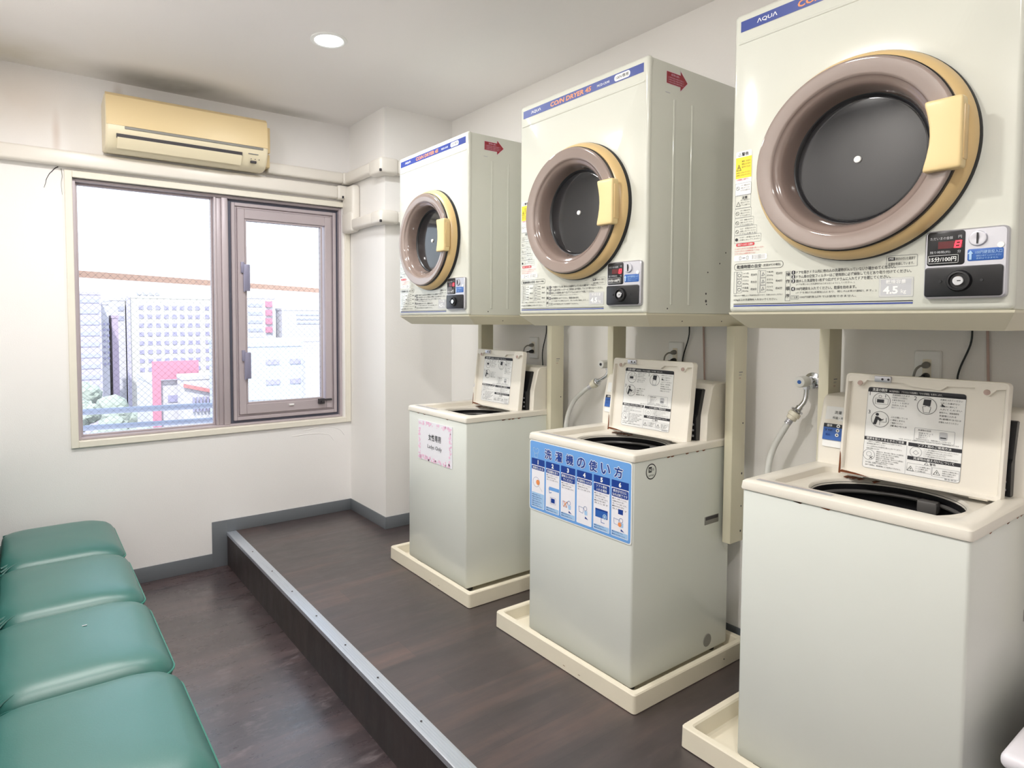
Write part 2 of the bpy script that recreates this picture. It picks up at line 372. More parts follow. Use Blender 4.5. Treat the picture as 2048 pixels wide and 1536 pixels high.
# hairline seam of the ceiling board
# wall crack beside the window
wb = bpy.data.objects['wall_back']
b = new_bm(); tube(b, [(-1.545, YW-.0005, 2.178), (-1.56, YW-.0005, 2.168), (-1.574, YW-.0005, 2.150), (-1.586, YW-.0005, 2.135), (-1.600, YW-.0005, 2.105), (-1.604, YW-.0005, 2.085), (-1.612, YW-.0005, 2.058)], lambda t: .0022*(1-.75*t)+.0006, 6)
part('crack', b, M['darkgap'], wb)
b = new_bm(); tube(b, [(-1.532, YW-.0005, 2.17), (-1.528, YW-.0005, 2.13), (-1.533, YW-.0005, 2.09), (-1.53, YW-.0005, 2.03)], lambda t: .0014*(1-.7*t)+.0004, 6)
part('crack', b, M['plugg'], wb)
# paper wrinkle lines below window right
for k, (x0, z0) in enumerate(((-.02, .60), (-.10, .57))):
    b = new_bm(); tube(b, [(x0-.16, YW, z0), (x0, YW, z0+.012-.01*k), (x0+.10, YW, z0-.015), (x0+.14, YW, z0-.06)], .0025, 6)
    part('wallpaper_wrinkle', b, M['wallb'], wb)

# ------------------------------------------------------------------ window
def frame_bm(bm, x0, x1, z0, z1, wd, y0, y1, bev=.002, mi=0, wb=None, wt=None):
    wb = wb or wd; wt = wt or wd
    box(bm, x0, x0+wd, y0, y1, z0, z1, bev, 1, mi); box(bm, x1-wd, x1, y0, y1, z0, z1, bev, 1, mi)
    box(bm, x0+wd, x1-wd, y0, y1, z0, z0+wb, bev, 1, mi); box(bm, x0+wd, x1-wd, y0, y1, z1-wt, z1, bev, 1, mi)
b = new_bm(); frame_bm(b, -1.52, XP-.002, .632, 2.166, .037, YW-.016, YW+.02, .003)
tr = struct('trim_2', b, M['trim'])
b = new_bm(); box(b, WX0, WX1, YW+.02, YW+.035, WZ0-.01, WZ0+.004)
part('sill', b, M['trim'], tr)
win = bpy.data.objects.new('window_1', None); col.objects.link(win); win.location = (0, 0, 0); win['kind'] = 'structure'
win['label'] = 'bronze aluminium window with wired glass, fixed left pane and casement at right'
b = new_bm(); frame_bm(b, WX0, WX1, WZ0, WZ1, .016, YW+.02, YW+.11)
part('window_frame', b, M['bronze'], win)
b = new_bm(); box(b, -.735, -.722, YW+.022, YW+.10, WZ0+.016, WZ1-.016, .002); box(b, -.722, -.690, YW+.032, YW+.10, WZ0+.016, WZ1-.016, .003)
box(b, -.690, -.655, YW+.016, YW+.10, WZ0+.016, WZ1-.016, .002); box(b, -.655, -.645, YW+.04, YW+.10, WZ0+.016, WZ1-.016, .002)
part('mullion', b, M['bronze'], win)
# inner jamb of the casement opening, its shade painted as a darker bronze
b = new_bm(); frame_bm(b, -.645, WX1-.016, WZ0+.016, WZ1-.016, .018, YW+.05, YW+.11, .001)
part('shaded_jamb', b, M['bronze_shade'], win)
b = new_bm(); frame_bm(b, -.627, WX1-.034, WZ0+.034, WZ1-.034, .022, YW+.032, YW+.10, .003)
frame_bm(b, -.605, WX1-.056, WZ0+.056, WZ1-.056, .014, YW+.044, YW+.10, .003)
part('window_frame', b, M['bronze'], win)
b = new_bm(); frame_bm(b, -.591, WX1-.070, WZ0+.070, WZ1-.070, .046, YW+.028, YW+.085, .004, wb=.066, wt=.062)
sash = part('sash', b, M['bronze'], win)
SX0, SX1, SZ0, SZ1 = -.545, -.002, .804, 1.997
b = new_bm(); frame_bm(b, SX0, SX1-.016, SZ0, SZ1, .012, YW+.038, YW+.08, .002)
part('glazing_bead', b, M['bronze'], sash)
SX1 -= .016
# glass with wires
gm = bpy.data.materials.new('wired_glass'); gm.use_nodes = True; n = gm.node_tree.nodes; l = gm.node_tree.links
n.remove(n['Principled BSDF']); tr_ = n.new('ShaderNodeBsdfTransparent'); tr_.inputs[0].default_value = (.965, .98, .985, 1)
gl = n.new('ShaderNodeBsdfGlossy'); gl.inputs['Roughness'].default_value = .03; fr = n.new('ShaderNodeFresnel'); fr.inputs[0].default_value = 1.45
mx = n.new('ShaderNodeMixShader'); l.new(fr.outputs[0], mx.inputs[0]); l.new(tr_.outputs[0], mx.inputs[1]); l.new(gl.outputs[0], mx.inputs[2]); l.new(mx.outputs[0], n['Material Output'].inputs[0])
M['pane'] = gm
M['wire'] = mat('glass_wire', L(110, 112, 118), .5)
def pane(x0, x1, z0, z1, y, parent):
    part('pane', bx(x0, x1, y, y+.005, z0, z1), gm, parent, smooth=False)
    b = new_bm(); s = .0265; h = .00055; yy = y-.0015
    k = 0; W = x1-x0; H = z1-z0; v = []; f = []
    for sg in (1, -1):
        c = (-H if sg > 0 else 0)
        while c < (W if sg > 0 else W+H):
            # line: u = c + sg*v'
            if sg > 0: t0 = max(0, -c); t1 = min(H, W-c); p = (c+t0, t0); q = (c+t1, t1)
            else: t0 = max(0, c-W); t1 = min(H, c); p = (c-t0, t0); q = (c-t1, t1)
            c += s*1.4142
            if t1-t0 < .004: continue
            d = Vector((q[0]-p[0], q[1]-p[1])).normalized(); nx, nz = -d.y*h, d.x*h; bb = len(v)
            for (a, e) in ((p[0]-nx, p[1]-nz), (q[0]-nx, q[1]-nz), (q[0]+nx, q[1]+nz), (p[0]+nx, p[1]+nz)):
                v.append((x0+a, yy, z0+e))
            for (a, e) in ((p[0], p[1]), (q[0], q[1])): v.append((x0+a, yy-h, z0+e))
            f += [(bb, bb+1, bb+2, bb+3), (bb, bb+1, bb+5, bb+4), (bb+3, bb+2, bb+5, bb+4)]
    me = bpy.data.meshes.new('wire_mesh'); me.from_pydata(v, [], f); me.materials.append(M['wire'])
    o = bpy.data.objects.new('wire_mesh', me); col.objects.link(o); o.parent = parent; o['kind'] = 'stuff'
pane(WX0+.016, -.735, WZ0+.016, WZ1-.016, YW+.075, win)
pane(SX0+.012, SX1-.012, SZ0+.012, SZ1-.012, YW+.062, sash)
b = new_bm(); frame_bm(b, WX0+.016, -.735, WZ0+.016, WZ1-.016, .010, YW+.060, YW+.095, .002)
part('glazing_bead', b, M['bronze'], win)
for zz in (1.62, 1.055):
    b = new_bm(); box(b, -.556, -.520, YW+.010, YW+.030, zz-.085, zz+.085, .003); box(b, -.575, -.556, YW+.014, YW+.028, zz+.03, zz+.10, .002)
    cyl(b, (-.556, YW+.016, zz-.09), (-.556, YW+.016, zz+.09), .006)
    part('hinge', b, M['hinge'], sash)
b = new_bm(); box(b, -.065, -.02, YW+.006, YW+.028, .772, .808, .003); box(b, -.02, .035, YW+.012, YW+.026, .792, .804, .002); cyl(b, (-.042, YW+.006, .79), (-.042, YW-.008, .79), .008)
part('latch', b, M['darkgap'], sash)
b = new_bm(); box(b, -.27, -.235, YW+.018, YW+.028, .776, .786, .002); part('latch', b, M['white'], sash)

# ------------------------------------------------------------------ ceiling lights
posn = ['round recessed downlight glowing cool white near the window end', 'round recessed downlight above the green seats, near the window wall',
        'round recessed downlight above the green seats, midway along the room', 'added round downlight behind the viewer over the seats, unseen fill light']
for i, (x, y) in enumerate(LAMPS):
    t = thing('ceiling_light', posn[i], 'ceiling light', (x, y, ZC), 'recessed downlights')
    b = new_bm(); lathe(b, [(.068, 0), (.068, -.004), (.074, -.007), (.086, -.004), (.088, 0)], (0, 0, 0), (0, 0, 1), 40, cap0=False, cap1=False)
    part('trim_ring', b, M['white'], t)
    b = new_bm(); lathe(b, [(.069, -.001), (.066, -.0035), (.03, -.006)], (0, 0, 0), (0, 0, 1), 40); part('diffuser', b, M['lamp'], t)

# ------------------------------------------------------------------ air conditioner
ac = thing('air_conditioner', 'yellowed cream split air conditioner mounted above the window', 'air conditioner', (-.9, YW, 2.41))
ax0, ax1 = -.435, .435
def acp(y, z): return (y-YW, z-2.41)
prof = [acp(4.104, 2.555), acp(3.95, 2.575), acp(3.925, 2.572), acp(3.908, 2.55), acp(3.900, 2.50), acp(3.896, 2.42), acp(3.898, 2.38), acp(3.903, 2.352), acp(3.93, 2.30), acp(3.955, 2.278), acp(3.99, 2.268), acp(4.05, 2.275), acp(4.104, 2.285)]
b = new_bm()
def accs(x, k): 
    cy, cz = -.1, .01
    return [(x, cy+(y-cy)*k if y > -.19 else cy+(y-cy)*k, cz+(z-cz)*k) for y, z in prof]
loft(b, [accs(ax0, .93), accs(ax0+.006, .98), accs(ax0+.016, 1), accs(ax1-.016, 1), accs(ax1-.006, .98), accs(ax1, .93)])
part('housing', b, M['acw'], ac)
b = new_bm(); pf = [(-.156, .160), (-.178, .164), (-.199, .145), (-.207, .09), (-.2115, .01), (-.2105, -.012), (-.206, -.012), (-.2, .08), (-.18, .15)]
loft(b, [[(ax0+.003, y, z) for y, z in pf], [(ax1-.003, y, z) for y, z in pf]])
part('front_panel', b, M['ac'], ac)
b = bx(ax0+.09, ax1-.03, -.2125, -.205, -.028, -.013, .003); part('panel_rib', b, M['plugg'], ac)
b = bx(ax0+.05, ax1-.155, -.2075, -.196, -.078, -.056, .001); part('outlet_slot', b, M['darkgap'], ac)
b = new_bm(); pf = [(-.209, -.075), (-.196, -.103), (-.176, -.128), (-.168, -.124), (-.188, -.098), (-.2, -.074)]
loft(b, [[(ax0+.054, y, z) for y, z in pf], [(ax1-.158, y, z) for y, z in pf]]); part('air_flap', b, M['acw'], ac)
b = bx(.33, .365, -.203, -.188, -.110, -.096, .002); part('receiver_window', b, M['darkgap'], ac)
s = Sheet(lambda a, c, w_: (a, -.206+(-.06-c)*.5 - w_, c)); 
for k in range(3): s.disc(.335+.024*k, -.085, .0028, 'ink', 2, 10)
s.rect(.315, -.060, .375, -.056, 'grey', 1); s.build(ac)
b = bx(ax1-.004, ax1+.035, -.14, -.001, -.02, .135, .004); box(b, ax1+.0, ax1+.045, -.10, -.001, -.10, -.02, .004); part('pipe_cover', b, M['ac'], ac)

# ------------------------------------------------------------------ duct covers
def duct(t, p0, p1, w_, bev=.014, name='duct_section', grow=0):
    b = bx(min(p0[0], p1[0])-grow, max(p0[0], p1[0])+grow, min(p0[1], p1[1])-grow, max(p0[1], p1[1]), min(p0[2], p1[2])-grow, max(p0[2], p1[2])+grow, bev, 3)
    return part(name, b, M['duct'], t)
up = thing('duct_cover', 'upper cream plastic duct cover running from the air conditioner around the pillar', 'duct cover', (0, 0, 0), 'duct covers')
D = .062
duct(up, (-.42, YW-D, 2.286), (.10, YW, 2.358), 0)
duct(up, (.095, YW-D-.004, 2.282), (XP, YW, 2.362), 0, .016, 'duct_elbow')
duct(up, (XP-D, YP+.06, 2.284), (XP, YW-.03, 2.358), 0, .018)
duct(up, (XP-D-.004, YP-D-.004, 2.262), (XP+.07, YP+.10, 2.362), 0, .02, 'duct_elbow')
duct(up, (XP+.06, YP-D, 2.268), (XR-.01, YP, 2.356), 0, .016)
lo = thing('duct_cover', 'lower cream plastic duct cover along the window head, dropping beside the pillar', 'duct cover', (0, 0, 0), 'duct covers')
duct(lo, (XL, YW-D, 2.180), (.06, YW, 2.262), 0)
duct(lo, (.055, YW-D-.004, 2.176), (XP, YW, 2.270), 0, .016, 'duct_elbow')
duct(lo, (XP-D, 3.925, 1.955), (XP, YW-.008, 2.262), 0, .022)
duct(lo, (XP-D-.004, 3.93, 1.948), (XP, YW-.01, 2.09), 0, .020, 'duct_elbow')
duct(lo, (XP-D, YP+.06, 1.960), (XP, 3.96, 2.034), 0, .018)
duct(lo, (XP-D-.004, YP-D-.004, 1.955), (XP+.07, YP+.08, 2.040), 0, .02, 'duct_elbow')
duct(lo, (XP+.06, YP-D, 1.960), (XR-.01, YP, 2.034), 0, .016)
for p in ((XP-D-.0045, YP-D+.0, 2.278), (XP-D-.0045, YP-D+.0, 1.966), (.085, YW-D-.0045, 2.19)):
    b = new_bm(); box(b, p[0]-.001, p[0]+.012, p[1]-.004, p[1]+.008, p[2]-.008, p[2]+.008, .002); part('clip_slot', b, M['darkgap'], up if p[2] > 2.2 and p[0] > .1 else lo)

# ------------------------------------------------------------------ tumble dryers
DW, DZ0, DZ1, DX = .653, 1.376, 2.227, -.007
TXT1 = ['ドアを開きドラム内に他の人の洗濯物が入っていないか確かめてください。', 'ドラム扉の空気フィルターはご使用前に必ず掃除して元どおり取り付けてください。',
        '脱水した洗濯物を1枚ずつ広げてドラムに入れてドアを閉じてください。', '(ドアを閉じるとき洗濯物がはさまらないようにしてください。)', '100円硬貨を入れてください。乾燥を始めます。',
        '(ドアを開ければ運転は止まり、閉じれば再び運転します。)', '100円硬貨以外では使用できません。']
def dryer_front_print(t):
    # u to the viewer's right (-y), v up; origin at far lower corner of the front
    s = Sheet(lambda a, c, w_: (DX-.0125-w_, DW/2-a, c))
    H = DZ1-DZ0
    s.rect(.020, .799, .632, .829, 'navy', 0, name='blue_band')
    s.text('ΛQUΛ', .068, .807, .013, 'white', 1, fit=.058, bold=.012)
    s.text('CO/N DRYER 45', .180, .805, .018, 'orange', 1, fit=.215, bold=.03, shear=.12)
    s.text('MCD-CK45', .425, .809, .008, 'white', 1, fit=.058, bold=.01)
    s.rect(.505, .803, .575, .825, 'white', 1, .010)
    s.text('100V専用', .540, .808, .0125, 'ink', 2, 'C', fit=.055, bold=.01)
    # warning column at the left
    x0, x1 = .014, .062
    s.rect(x0, .335, x1, .462, 'white', 0, .004, 'warning_label'); s.rect(x0, .385, x1, .445, 'yellow', 1, name='warning_label')
    s.text('警告', (x0+x1)/2+.004, .448, .010, 'ink', 2, 'C', bold=.03); s.line([(x0+.008, .449), (x0+.012, .457), (x0+.016, .449)], .0008, 'ink', 2, True)
    s.line([(x0+.003, .408), (x0+.0095, .424), (x0+.016, .408)], .0014, 'ink', 2, True); s.rect(x0+.0085, .412, x0+.0105, .418, 'ink', 3)
    for k in range(3): s.text(['爆発・火災の', '原因になります', '油の付いたもの'][k], x0+.018, .430-.008*k, .005, 'ink', 2, fit=.026, bold=0)
    for k in range(2): s.text('は絶対に入れないでください', x0+.002, .399-.007*k, .0045, 'ink', 2, fit=.043, bold=0)
    s.text('火気厳禁に注意する', x0+.003, .379, .005, 'red', 2, fit=.036, bold=.01)
    y = .371
    for blk in range(6):
        hh = [.034, .036, .026, .024, .024, .022][blk]; xr = [x1, x1, x1+.002, x1+.010, x1+.02, x1+.033][blk]
        s.border(x0, y-hh, xr, y, .0006, 'grey', 2, .002)
        if blk == 1:
            s.text('注意', (x0+x1)/2+.005, y-.011, .008, 'ink', 2, 'C', bold=.03)
            s.line([(x0+.004, y-.030), (x0+.010, y-.018), (x0+.016, y-.030)], .001, 'ink', 2, True)
        elif blk == 5: s.disc(x0+.007, y-.012, .0045, 'ink', 2, 14)
        else:
            s.ring(x0+.008, y-.014, .0048, .0009, 'ink', 2, 16); s.line([(x0+.005, y-.011), (x0+.011, y-.017)], .0009, 'ink', 2)
        for k in range(3):
            yy = y-.007-k*.007 - (.007 if blk == 1 else 0)
            if yy > y-hh+.002: s.text(['けが・感電のおそれ', '分解しないでください', 'ドアに注意する'][k], x0+.017, yy-.002, .0042, 'ink', 2, fit=xr-x0-.020, bold=0)
        y -= hh+.001
    s.rect(x0+.006, .190, x0+.062, .199, 'red', 1, .004); s.text('掃除フィルターの掃除', x0+.034, .1915, .006, 'white', 2, 'C', fit=.046, bold=.01)
    for k in range(3): s.text('フィルターに付いたごみは毎回取り除いてください', x0+.002, .181-.007*k, .0045, 'red', 2, fit=.088-.012*k, bold=0)
    s.rect(x0, .148, x0+.10, .164, 'white', 1, .004, 'warning_label')
    for a in (.020, .042):
        s.line(rrect(x0+a, .156, .0025, .005, .002, 4, 0), .0008, 'ink', 3, True)
    s.line([(x0+.027, .156), (x0+.035, .156)], .0018, 'ink', 3)
    for k in range(3): s.text('取り付けは確実に行う', x0+.056, .159-.004*k, .003, 'ink', 3, fit=.038, bold=0)
    # drying time table
    s.border(.016, .122, .160, .140, .001, 'ink', 1, .008)
    s.text('乾燥時間の目安', .024, .1255, .0105, 'ink', 2, fit=.074, bold=.02); s.text('(室温20℃の場合)', .103, .127, .0075, 'ink', 2, fit=.050, bold=.01)
    rows = [('シャツ(綿)', '約30分', '下着(綿)', '約20分'), ('ブラウス', '約35分', 'タオル', '約40分'), ('作業着', '約50分', 'パジャマ', '約45分')]
    for k, rw in enumerate(rows):
        y = .103-.0205*k
        s.border(.025, y-.006, .040, y+.013, .0007, 'grey', 1, .001); s.border(.096, y-.006, .112, y+.013, .0007, 'grey', 1, .001)
        s.ring(.0325, y+.0035, .0045, .0012, 'grey', 2, 12); s.line([(.100, y-.001), (.104, y+.008), (.108, y+.001)], .0012, 'grey', 2, True)
        for (a, tx, f) in ((.043, rw[0], .018), (.115, rw[2], .018)):
            s.text(tx, a, y+.005, .006, 'ink', 2, fit=f, bold=0); s.text('約500g', a, y-.004, .0055, 'ink', 2, fit=f, bold=0)
        s.text(rw[1], .068, y, .007, 'ink', 2, fit=.018, bold=.005); s.text(rw[3], .141, y, .007, 'ink', 2, fit=.018, bold=.005)
    s.border(.016, .054, .024, .117, .0007, 'grey', 1, .001); s.border(.089, .054, .095, .117, .0007, 'grey', 1, .001)
    s.text('衣類のかさや種類によって乾燥時間は変わります。衣類をかわかしすぎない', .016, .046, .0045, 'ink', 2, fit=.145, bold=0)
    s.text('4.5kg以上の洗濯物を入れないでください。', .016, .032, .0072, 'ink', 2, fit=.130, bold=.008)
    # steps
    s.border(.168, .030, .181, .110, .0008, 'grey', 1, .0015)
    for k, ch in enumerate('操作順序'): s.text(ch, .1745, .097-.0195*k, .0105, 'ink', 2, 'C', bold=.01)
    ys = [.101, .0895, .078, .0695, .057, .0475, .036]; hs = [.0085, .0085, .0085, .006, .0085, .006, .006]; ws = [.235, .268, .225, .145, .150, .195, .150]; xs = [.197]*7
    nums = {0: '1', 1: '2', 2: '3', 4: '4'}
    for k in range(7):
        s.text(TXT1[k], xs[k] if k < 6 else .208, ys[k], hs[k], 'ink', 2, fit=ws[k]-(.011 if k == 6 else 0), bold=.008 if hs[k] > .008 else 0)
        if k in nums:
            s.rect(.184, ys[k]-.0005, .194, ys[k]+.0095, 'ink', 1, .003); s.text(nums[k], .189, ys[k]+.001, .0072, 'white', 3, 'C', bold=.02)
    s.border(.184, .034, .204, .0435, .0007, 'grey', 1, .001); s.text('ご注意', .194, .036, .006, 'ink', 2, 'C', fit=.016, bold=0)
    s.rect(.016, .0225, .470, .0245, 'ink', 1, name='blue_rule'); s.rect(.016, .0165, .470, .0200, 'navy', 1, name='blue_rule')
    # capacity box and notice
    s.rect(.398, .033, .470, .079, 'pgrey', 1, .002, 'capacity_label'); s.rect(.3995, .0345, .4685, .0775, 'enamel', 2, .002, 'capacity_label')
    s.rect(.401, .036, .467, .076, 'pgrey', 3, .001, 'capacity_label')
    s.text('乾燥容量', .434, .0645, .0095, 'white', 5, 'C', fit=.042, bold=.02); s.text('4.5', .407, .040, .019, 'white', 5, fit=.032, bold=.04); s.text('kg', .445, .039, .012, 'white', 5, bold=.01)
    s.border(.412, .104, .476, .131, .0007, 'grey', 1, .002); s.rect(.416, .1195, .4305, .1275, 'ink', 2); s.text('PSE', .4232, .1215, .0045, 'white', 4, 'C', bold=.01)
    s.text('表示の付いた電源で', .432, .1195, .007, 'ink', 2, fit=.040, bold=0); s.text('衣類を乾燥しています。', .416, .108, .007, 'ink', 2, fit=.054, bold=0)
    s.build(t)
def coin_box(t):
    cx = DX-.012; yn = -DW/2+.009   # near edge
    W_, H_ = .149, .152; z0 = .026
    yc = yn+W_/2
    b = new_bm(); lp = rrect(yc, z0+H_/2, W_/2, H_/2, .010, 5, 1); lp2 = rrect(yc, z0+H_/2, W_/2-.003, H_/2-.003, .008, 5, 1)
    loft(b, [[(cx+.004, a, c) for a, c in lp], [(cx-.012, a, c) for a, c in lp], [(cx-.015, a, c) for a, c in lp2]])
    cb = part('coin_box', b, M['silver'], t, label='silver coin box with red digit display and lock')
    fx = cx-.0152
    def P(a0, c0, a1, c1, r, m, d, nm):   # a from left(u)
        b = new_bm(); l1 = rrect(yn+W_-(a0+a1)/2, z0+(c0+c1)/2, (a1-a0)/2, (c1-c0)/2, r, 5, 1); l2 = rrect(yn+W_-(a0+a1)/2, z0+(c0+c1)/2, (a1-a0)/2-.001, (c1-c0)/2-.001, max(r-.001, .0005), 5, 1)
        loft(b, [[(fx+.001, a, c) for a, c in l1], [(fx-d+.0006, a, c) for a, c in l1], [(fx-d, a, c) for a, c in l2]]); return part(nm, b, M[m], cb)
    P(.005, .074, .075, .149, .006, 'black', .0012, 'display_panel'); P(.003, .004, .143, .070, .006, 'black', .004, 'lock_panel')
    P(.080, .080, .142, .106, .004, 'mblue', .0010, 'blue_label')
    s = Sheet(lambda a, c, w_: (fx-.0012-w_, yn+W_-a, z0+c))
    s.text('ただいまの金額', .011, .131, .0065, 'pgrey', 1, fit=.042, bold=.005); s.text('円', .063, .132, .0065, 'pgrey', 1, bold=0)
    s.rect(.026, .111, .071, .127, 'ledoff', 1, name='digit_window')
    s.line([(.057, .1125), (.0665, .1125), (.0675, .1195), (.0685, .1260), (.0595, .1260), (.058, .1195)], .0028, 'led', 2, True, 'digit')
    s.line([(.058, .1193), (.0675, .1193)], .0026, 'led', 2, False, 'digit')
    s.text('残り時間(約)', .011, .100, .0065, 'pgrey', 1, fit=.038, bold=.005); s.text('分', .062, .100, .0065, 'pgrey', 1, bold=0)
    s.border(.008, .079, .064, .0965, .0008, 'white', 1, .001); s.text('15分/100円', .0105, .0825, .0105, 'white', 2, fit=.050, bold=.025)
    s.poly([(.0835, .083), (.088, .083), (.088, .0955), (.091, .0955), (.08575, .103), (.0805, .0955), (.0835, .0955)], 'lblue', 1)
    s.text('100円硬貨投入口', .094, .0945, .0075, 'lblue', 1, fit=.046, bold=.005); s.text('硬貨は1枚ずつ入れてください', .096, .0885, .004, 'lblue', 1, fit=.043, bold=0); s.text('返却はできません', .096, .083, .004, 'lblue', 1, fit=.038, bold=0)
    s.build(cb)
    b = new_bm(); ky, kz = yn+W_-.098, z0+.128
    lathe(b, [(.0165, 0), (.0165, .003), (.015, .006), (.012, .0065), (.0025, .0045)], (fx+.001, ky, kz), (-1, 0, 0), 32); part('coin_slot', b, M['silver'], cb)
    part('slot_opening', bx(fx-.0075, fx-.003, ky-.0012, ky+.0012, kz-.0115, kz+.012), M['black'], cb)
    b = new_bm(); lathe(b, [(.0065, 0), (.006, .002)], (fx, yn+.012, z0+.111), (-1, 0, 0), 20); part('cap_button', b, M['white'], cb)
    ly, lz = yn+W_-.068, z0+.038
    b = new_bm(); lathe(b, [(.024, 0), (.0235, .004), (.021, .009), (.0175, .0095), (.0165, .004), (.011, .004)], (fx-.003, ly, lz), (-1, 0, 0), 36); part('lock_bezel', b, M['black'], cb)
    b = new_bm(); lathe(b, [(.0105, 0), (.0105, .010), (.0095, .011)], (fx-.003, ly, lz), (-1, 0, 0), 28); part('lock_cylinder', b, M['chrome'], cb)
    part('keyhole', bx(fx-.0146, fx-.012, ly-.0055, ly+.001, lz-.001, lz+.001), M['black'], cb)
    for a in (-.035, .04):
        b = new_bm(); lathe(b, [(.0035, 0), (.003, .002)], (fx-.0035, ly-a, lz), (-1, 0, 0), 14); part('rivet', b, M['rubber'], cb)
def build_dryer(loc, label):
    t = thing('tumble_dryer', label, 'dryer', loc, 'coin tumble dryers'); hw = DW/2; H = DZ1-DZ0
    t['label'] = label
    b = bx(DX+.004, .60, -hw+.003, hw-.003, .0, H-.004, .004, 2); part('cabinet', b, M['enamel'], t)
    # pressed front panel, rounded near edge
    b = new_bm()
    l0 = rrect(0, H/2, hw, H/2, .010, 5, 11); l1 = l0; l2 = rrect(0, H/2, hw-.003, H/2-.003, .009, 5, 11); l3 = rrect(0, H/2, hw-.010, H/2-.010, .006, 5, 11)
    HC = (-hw+.313, 1.752-DZ0); c1_ = circ_like(HC[0], HC[1], .2, 5, 11); c2_ = circ_like(HC[0], HC[1], .196, 5, 11)
    loft(b, [[(DX+.003, a, c) for a, c in l0][:], [(DX-.003, a, c) for a, c in l1], [(DX-.009, a, c) for a, c in l2], [(DX-.0125, a, c) for a, c in l3], [(DX-.0125, a, c) for a, c in c1_], [(DX-.002, a, c) for a, c in c2_]], True, False)
    part('front_panel', b, M['enamel'], t, angle=60)
    # embossed ridge and lower crease
    b = new_bm(); tube(b, [(DX-.0105, hw-.016, .768), (DX-.0105, -hw+.016, .768)], .0045, 10, sm=False); part('embossed_ridge', b, M['enamel'], t)
    part('lower_crease', bx(DX-.0135, DX-.010, -hw+.004, hw-.004, .0125, .0145), M['plugg'], t) if False else None
    dy, dz = hw-.340+.0, 1.752-DZ0   # door centre: rel
    dy = -hw+.313
    fx = DX-.0125
    O = (fx, dy, dz); A = (-1, 0, 0)
    b = new_bm(); lathe(b, [(.250, 0), (.250, .012), (.248, .016), (.230, .016)], O, A, 96, cap0=False, cap1=False); part('door_seal', b, M['rubber'], t)
    b = new_bm(); lathe(b, [(.248, .006), (.2485, .020), (.243, .034), (.236, .044), (.226, .049), (.205, .050)], O, A, 96, cap1=False, cap0=False)
    door = part('door', b, M['tan'], t, angle=60, label='round porthole door with tan rim')
    b = new_bm(); lathe(b, [(.229, .046), (.229, .056), (.226, .058)], O, A, 96, cap0=False, cap1=False); part('door_gasket', b, M['black'], door)
    b = new_bm(); lathe(b, [(.2265, .050), (.2265, .062), (.2255, .0645), (.2235, .0660), (.2215, .0665), (.2195, .0665), (.205, .0648), (.192, .0625), (.190, .0620), (.1875, .0605), (.1855, .0580)], O, A, 96, cap0=False, cap1=False)
    part('bezel', b, M['taupe'], door, angle=60)
    b = new_bm(); lathe(b, [(.1855, .0580), (.184, .0555), (.178, .0530), (.174, .0505), (.171, .048), (.168, .044), (.164, .034), (.160, .018), (.157, .002), (.155, -.006)], O, A, 96, cap0=False, cap1=False); part('bowl', b, M['taupe2'], door, angle=70)
    b = new_bm(); lathe(b, [(.1565, .002), (.1535, .001), (.151, -.003), (.148, -.006)], O, A, 96, cap0=False, cap1=False); part('inner_ring', b, M['black'], door, angle=70)
    b = new_bm(); lathe(b, [(.152, -.0115), (.1505, -.0050), (.1490, -.0040), (.145, -.0036), (.05, -.0028), (.008, -.0026)], O, A, 64); part('door_glass', b, M['glass'], door, angle=70)
    b = new_bm(); lathe(b, [(.0085, -.003), (.008, .002), (.005, .003)], O, A, 20); part('centre_cap', b, M['white'], door)
    # handle: bowed plate with finger recess at its outer edge
    b = new_bm(); outer = -.238; secs = []
    for (z, k) in ((-.0755, .80), (-.0745, .90), (-.071, .97), (-.064, 1), (-.045, 1), (-.02, 1), (0, 1), (.02, 1), (.045, 1), (.064, 1), (.071, .97), (.0745, .90), (.0755, .80)):
        inn = -.166 - .013*math.cos(z/.15*PI); cy_ = (outer+inn)/2; hh_ = (inn-outer)/2*(.5+.5*k)
        secs.append([(fx-.069-a_, dy+cy_+c_, dz+z) for a_, c_ in rrect(0, 0, .017*k, hh_, .006, 5, 1)])
    loft(b, secs)
    hd = part('handle', b, M['tanh'], door, angle=50, label='cream bowed door handle')
    b = bx(fx-.076, fx-.052, dy+outer-.0025, dy+outer+.02, dz-.058, dz+.058, .003); part('finger_recess', b, M['tan'], hd)
    dryer_front_print(t); coin_box(t)
    # side labels, ribs and screw holes (near side faces -y)
    s = Sheet(lambda a, c, w_: (a, -hw+.003-w_, c))
    o = H-.045
    s.poly([(.075, o+.012), (.150, o+.012), (.150, o+.026), (.190, o-.008), (.150, o-.042), (.150, o-.028), (.075, o-.028)], 'dred', 0, 'arrow_label')
    s.line([(.075, o+.012), (.150, o+.012), (.150, o+.026), (.190, o-.008), (.150, o-.042), (.150, o-.028), (.075, o-.028)], .0012, 'pink', 1, True, 'arrow_label')
    s.text('据付時のお願い', .100, o+.000, .008, 'pink', 1, fit=.045, bold=0)
    for k in range(3): s.text('この矢印の方向に本体を引き出して', .082, o-.009-.0075*k, .0055, 'pink', 1, fit=.088, bold=0)
    s.rect(.070, o-.060, .095, o-.057, 'pgrey', 0); s.build(t)
    for xx in (.115, .215):
        b = new_bm(); box(b, xx, xx+.012, -hw+.0005, -hw+.006, .03, H-.12, .002); part('side_rib', b, M['enamel'], t)
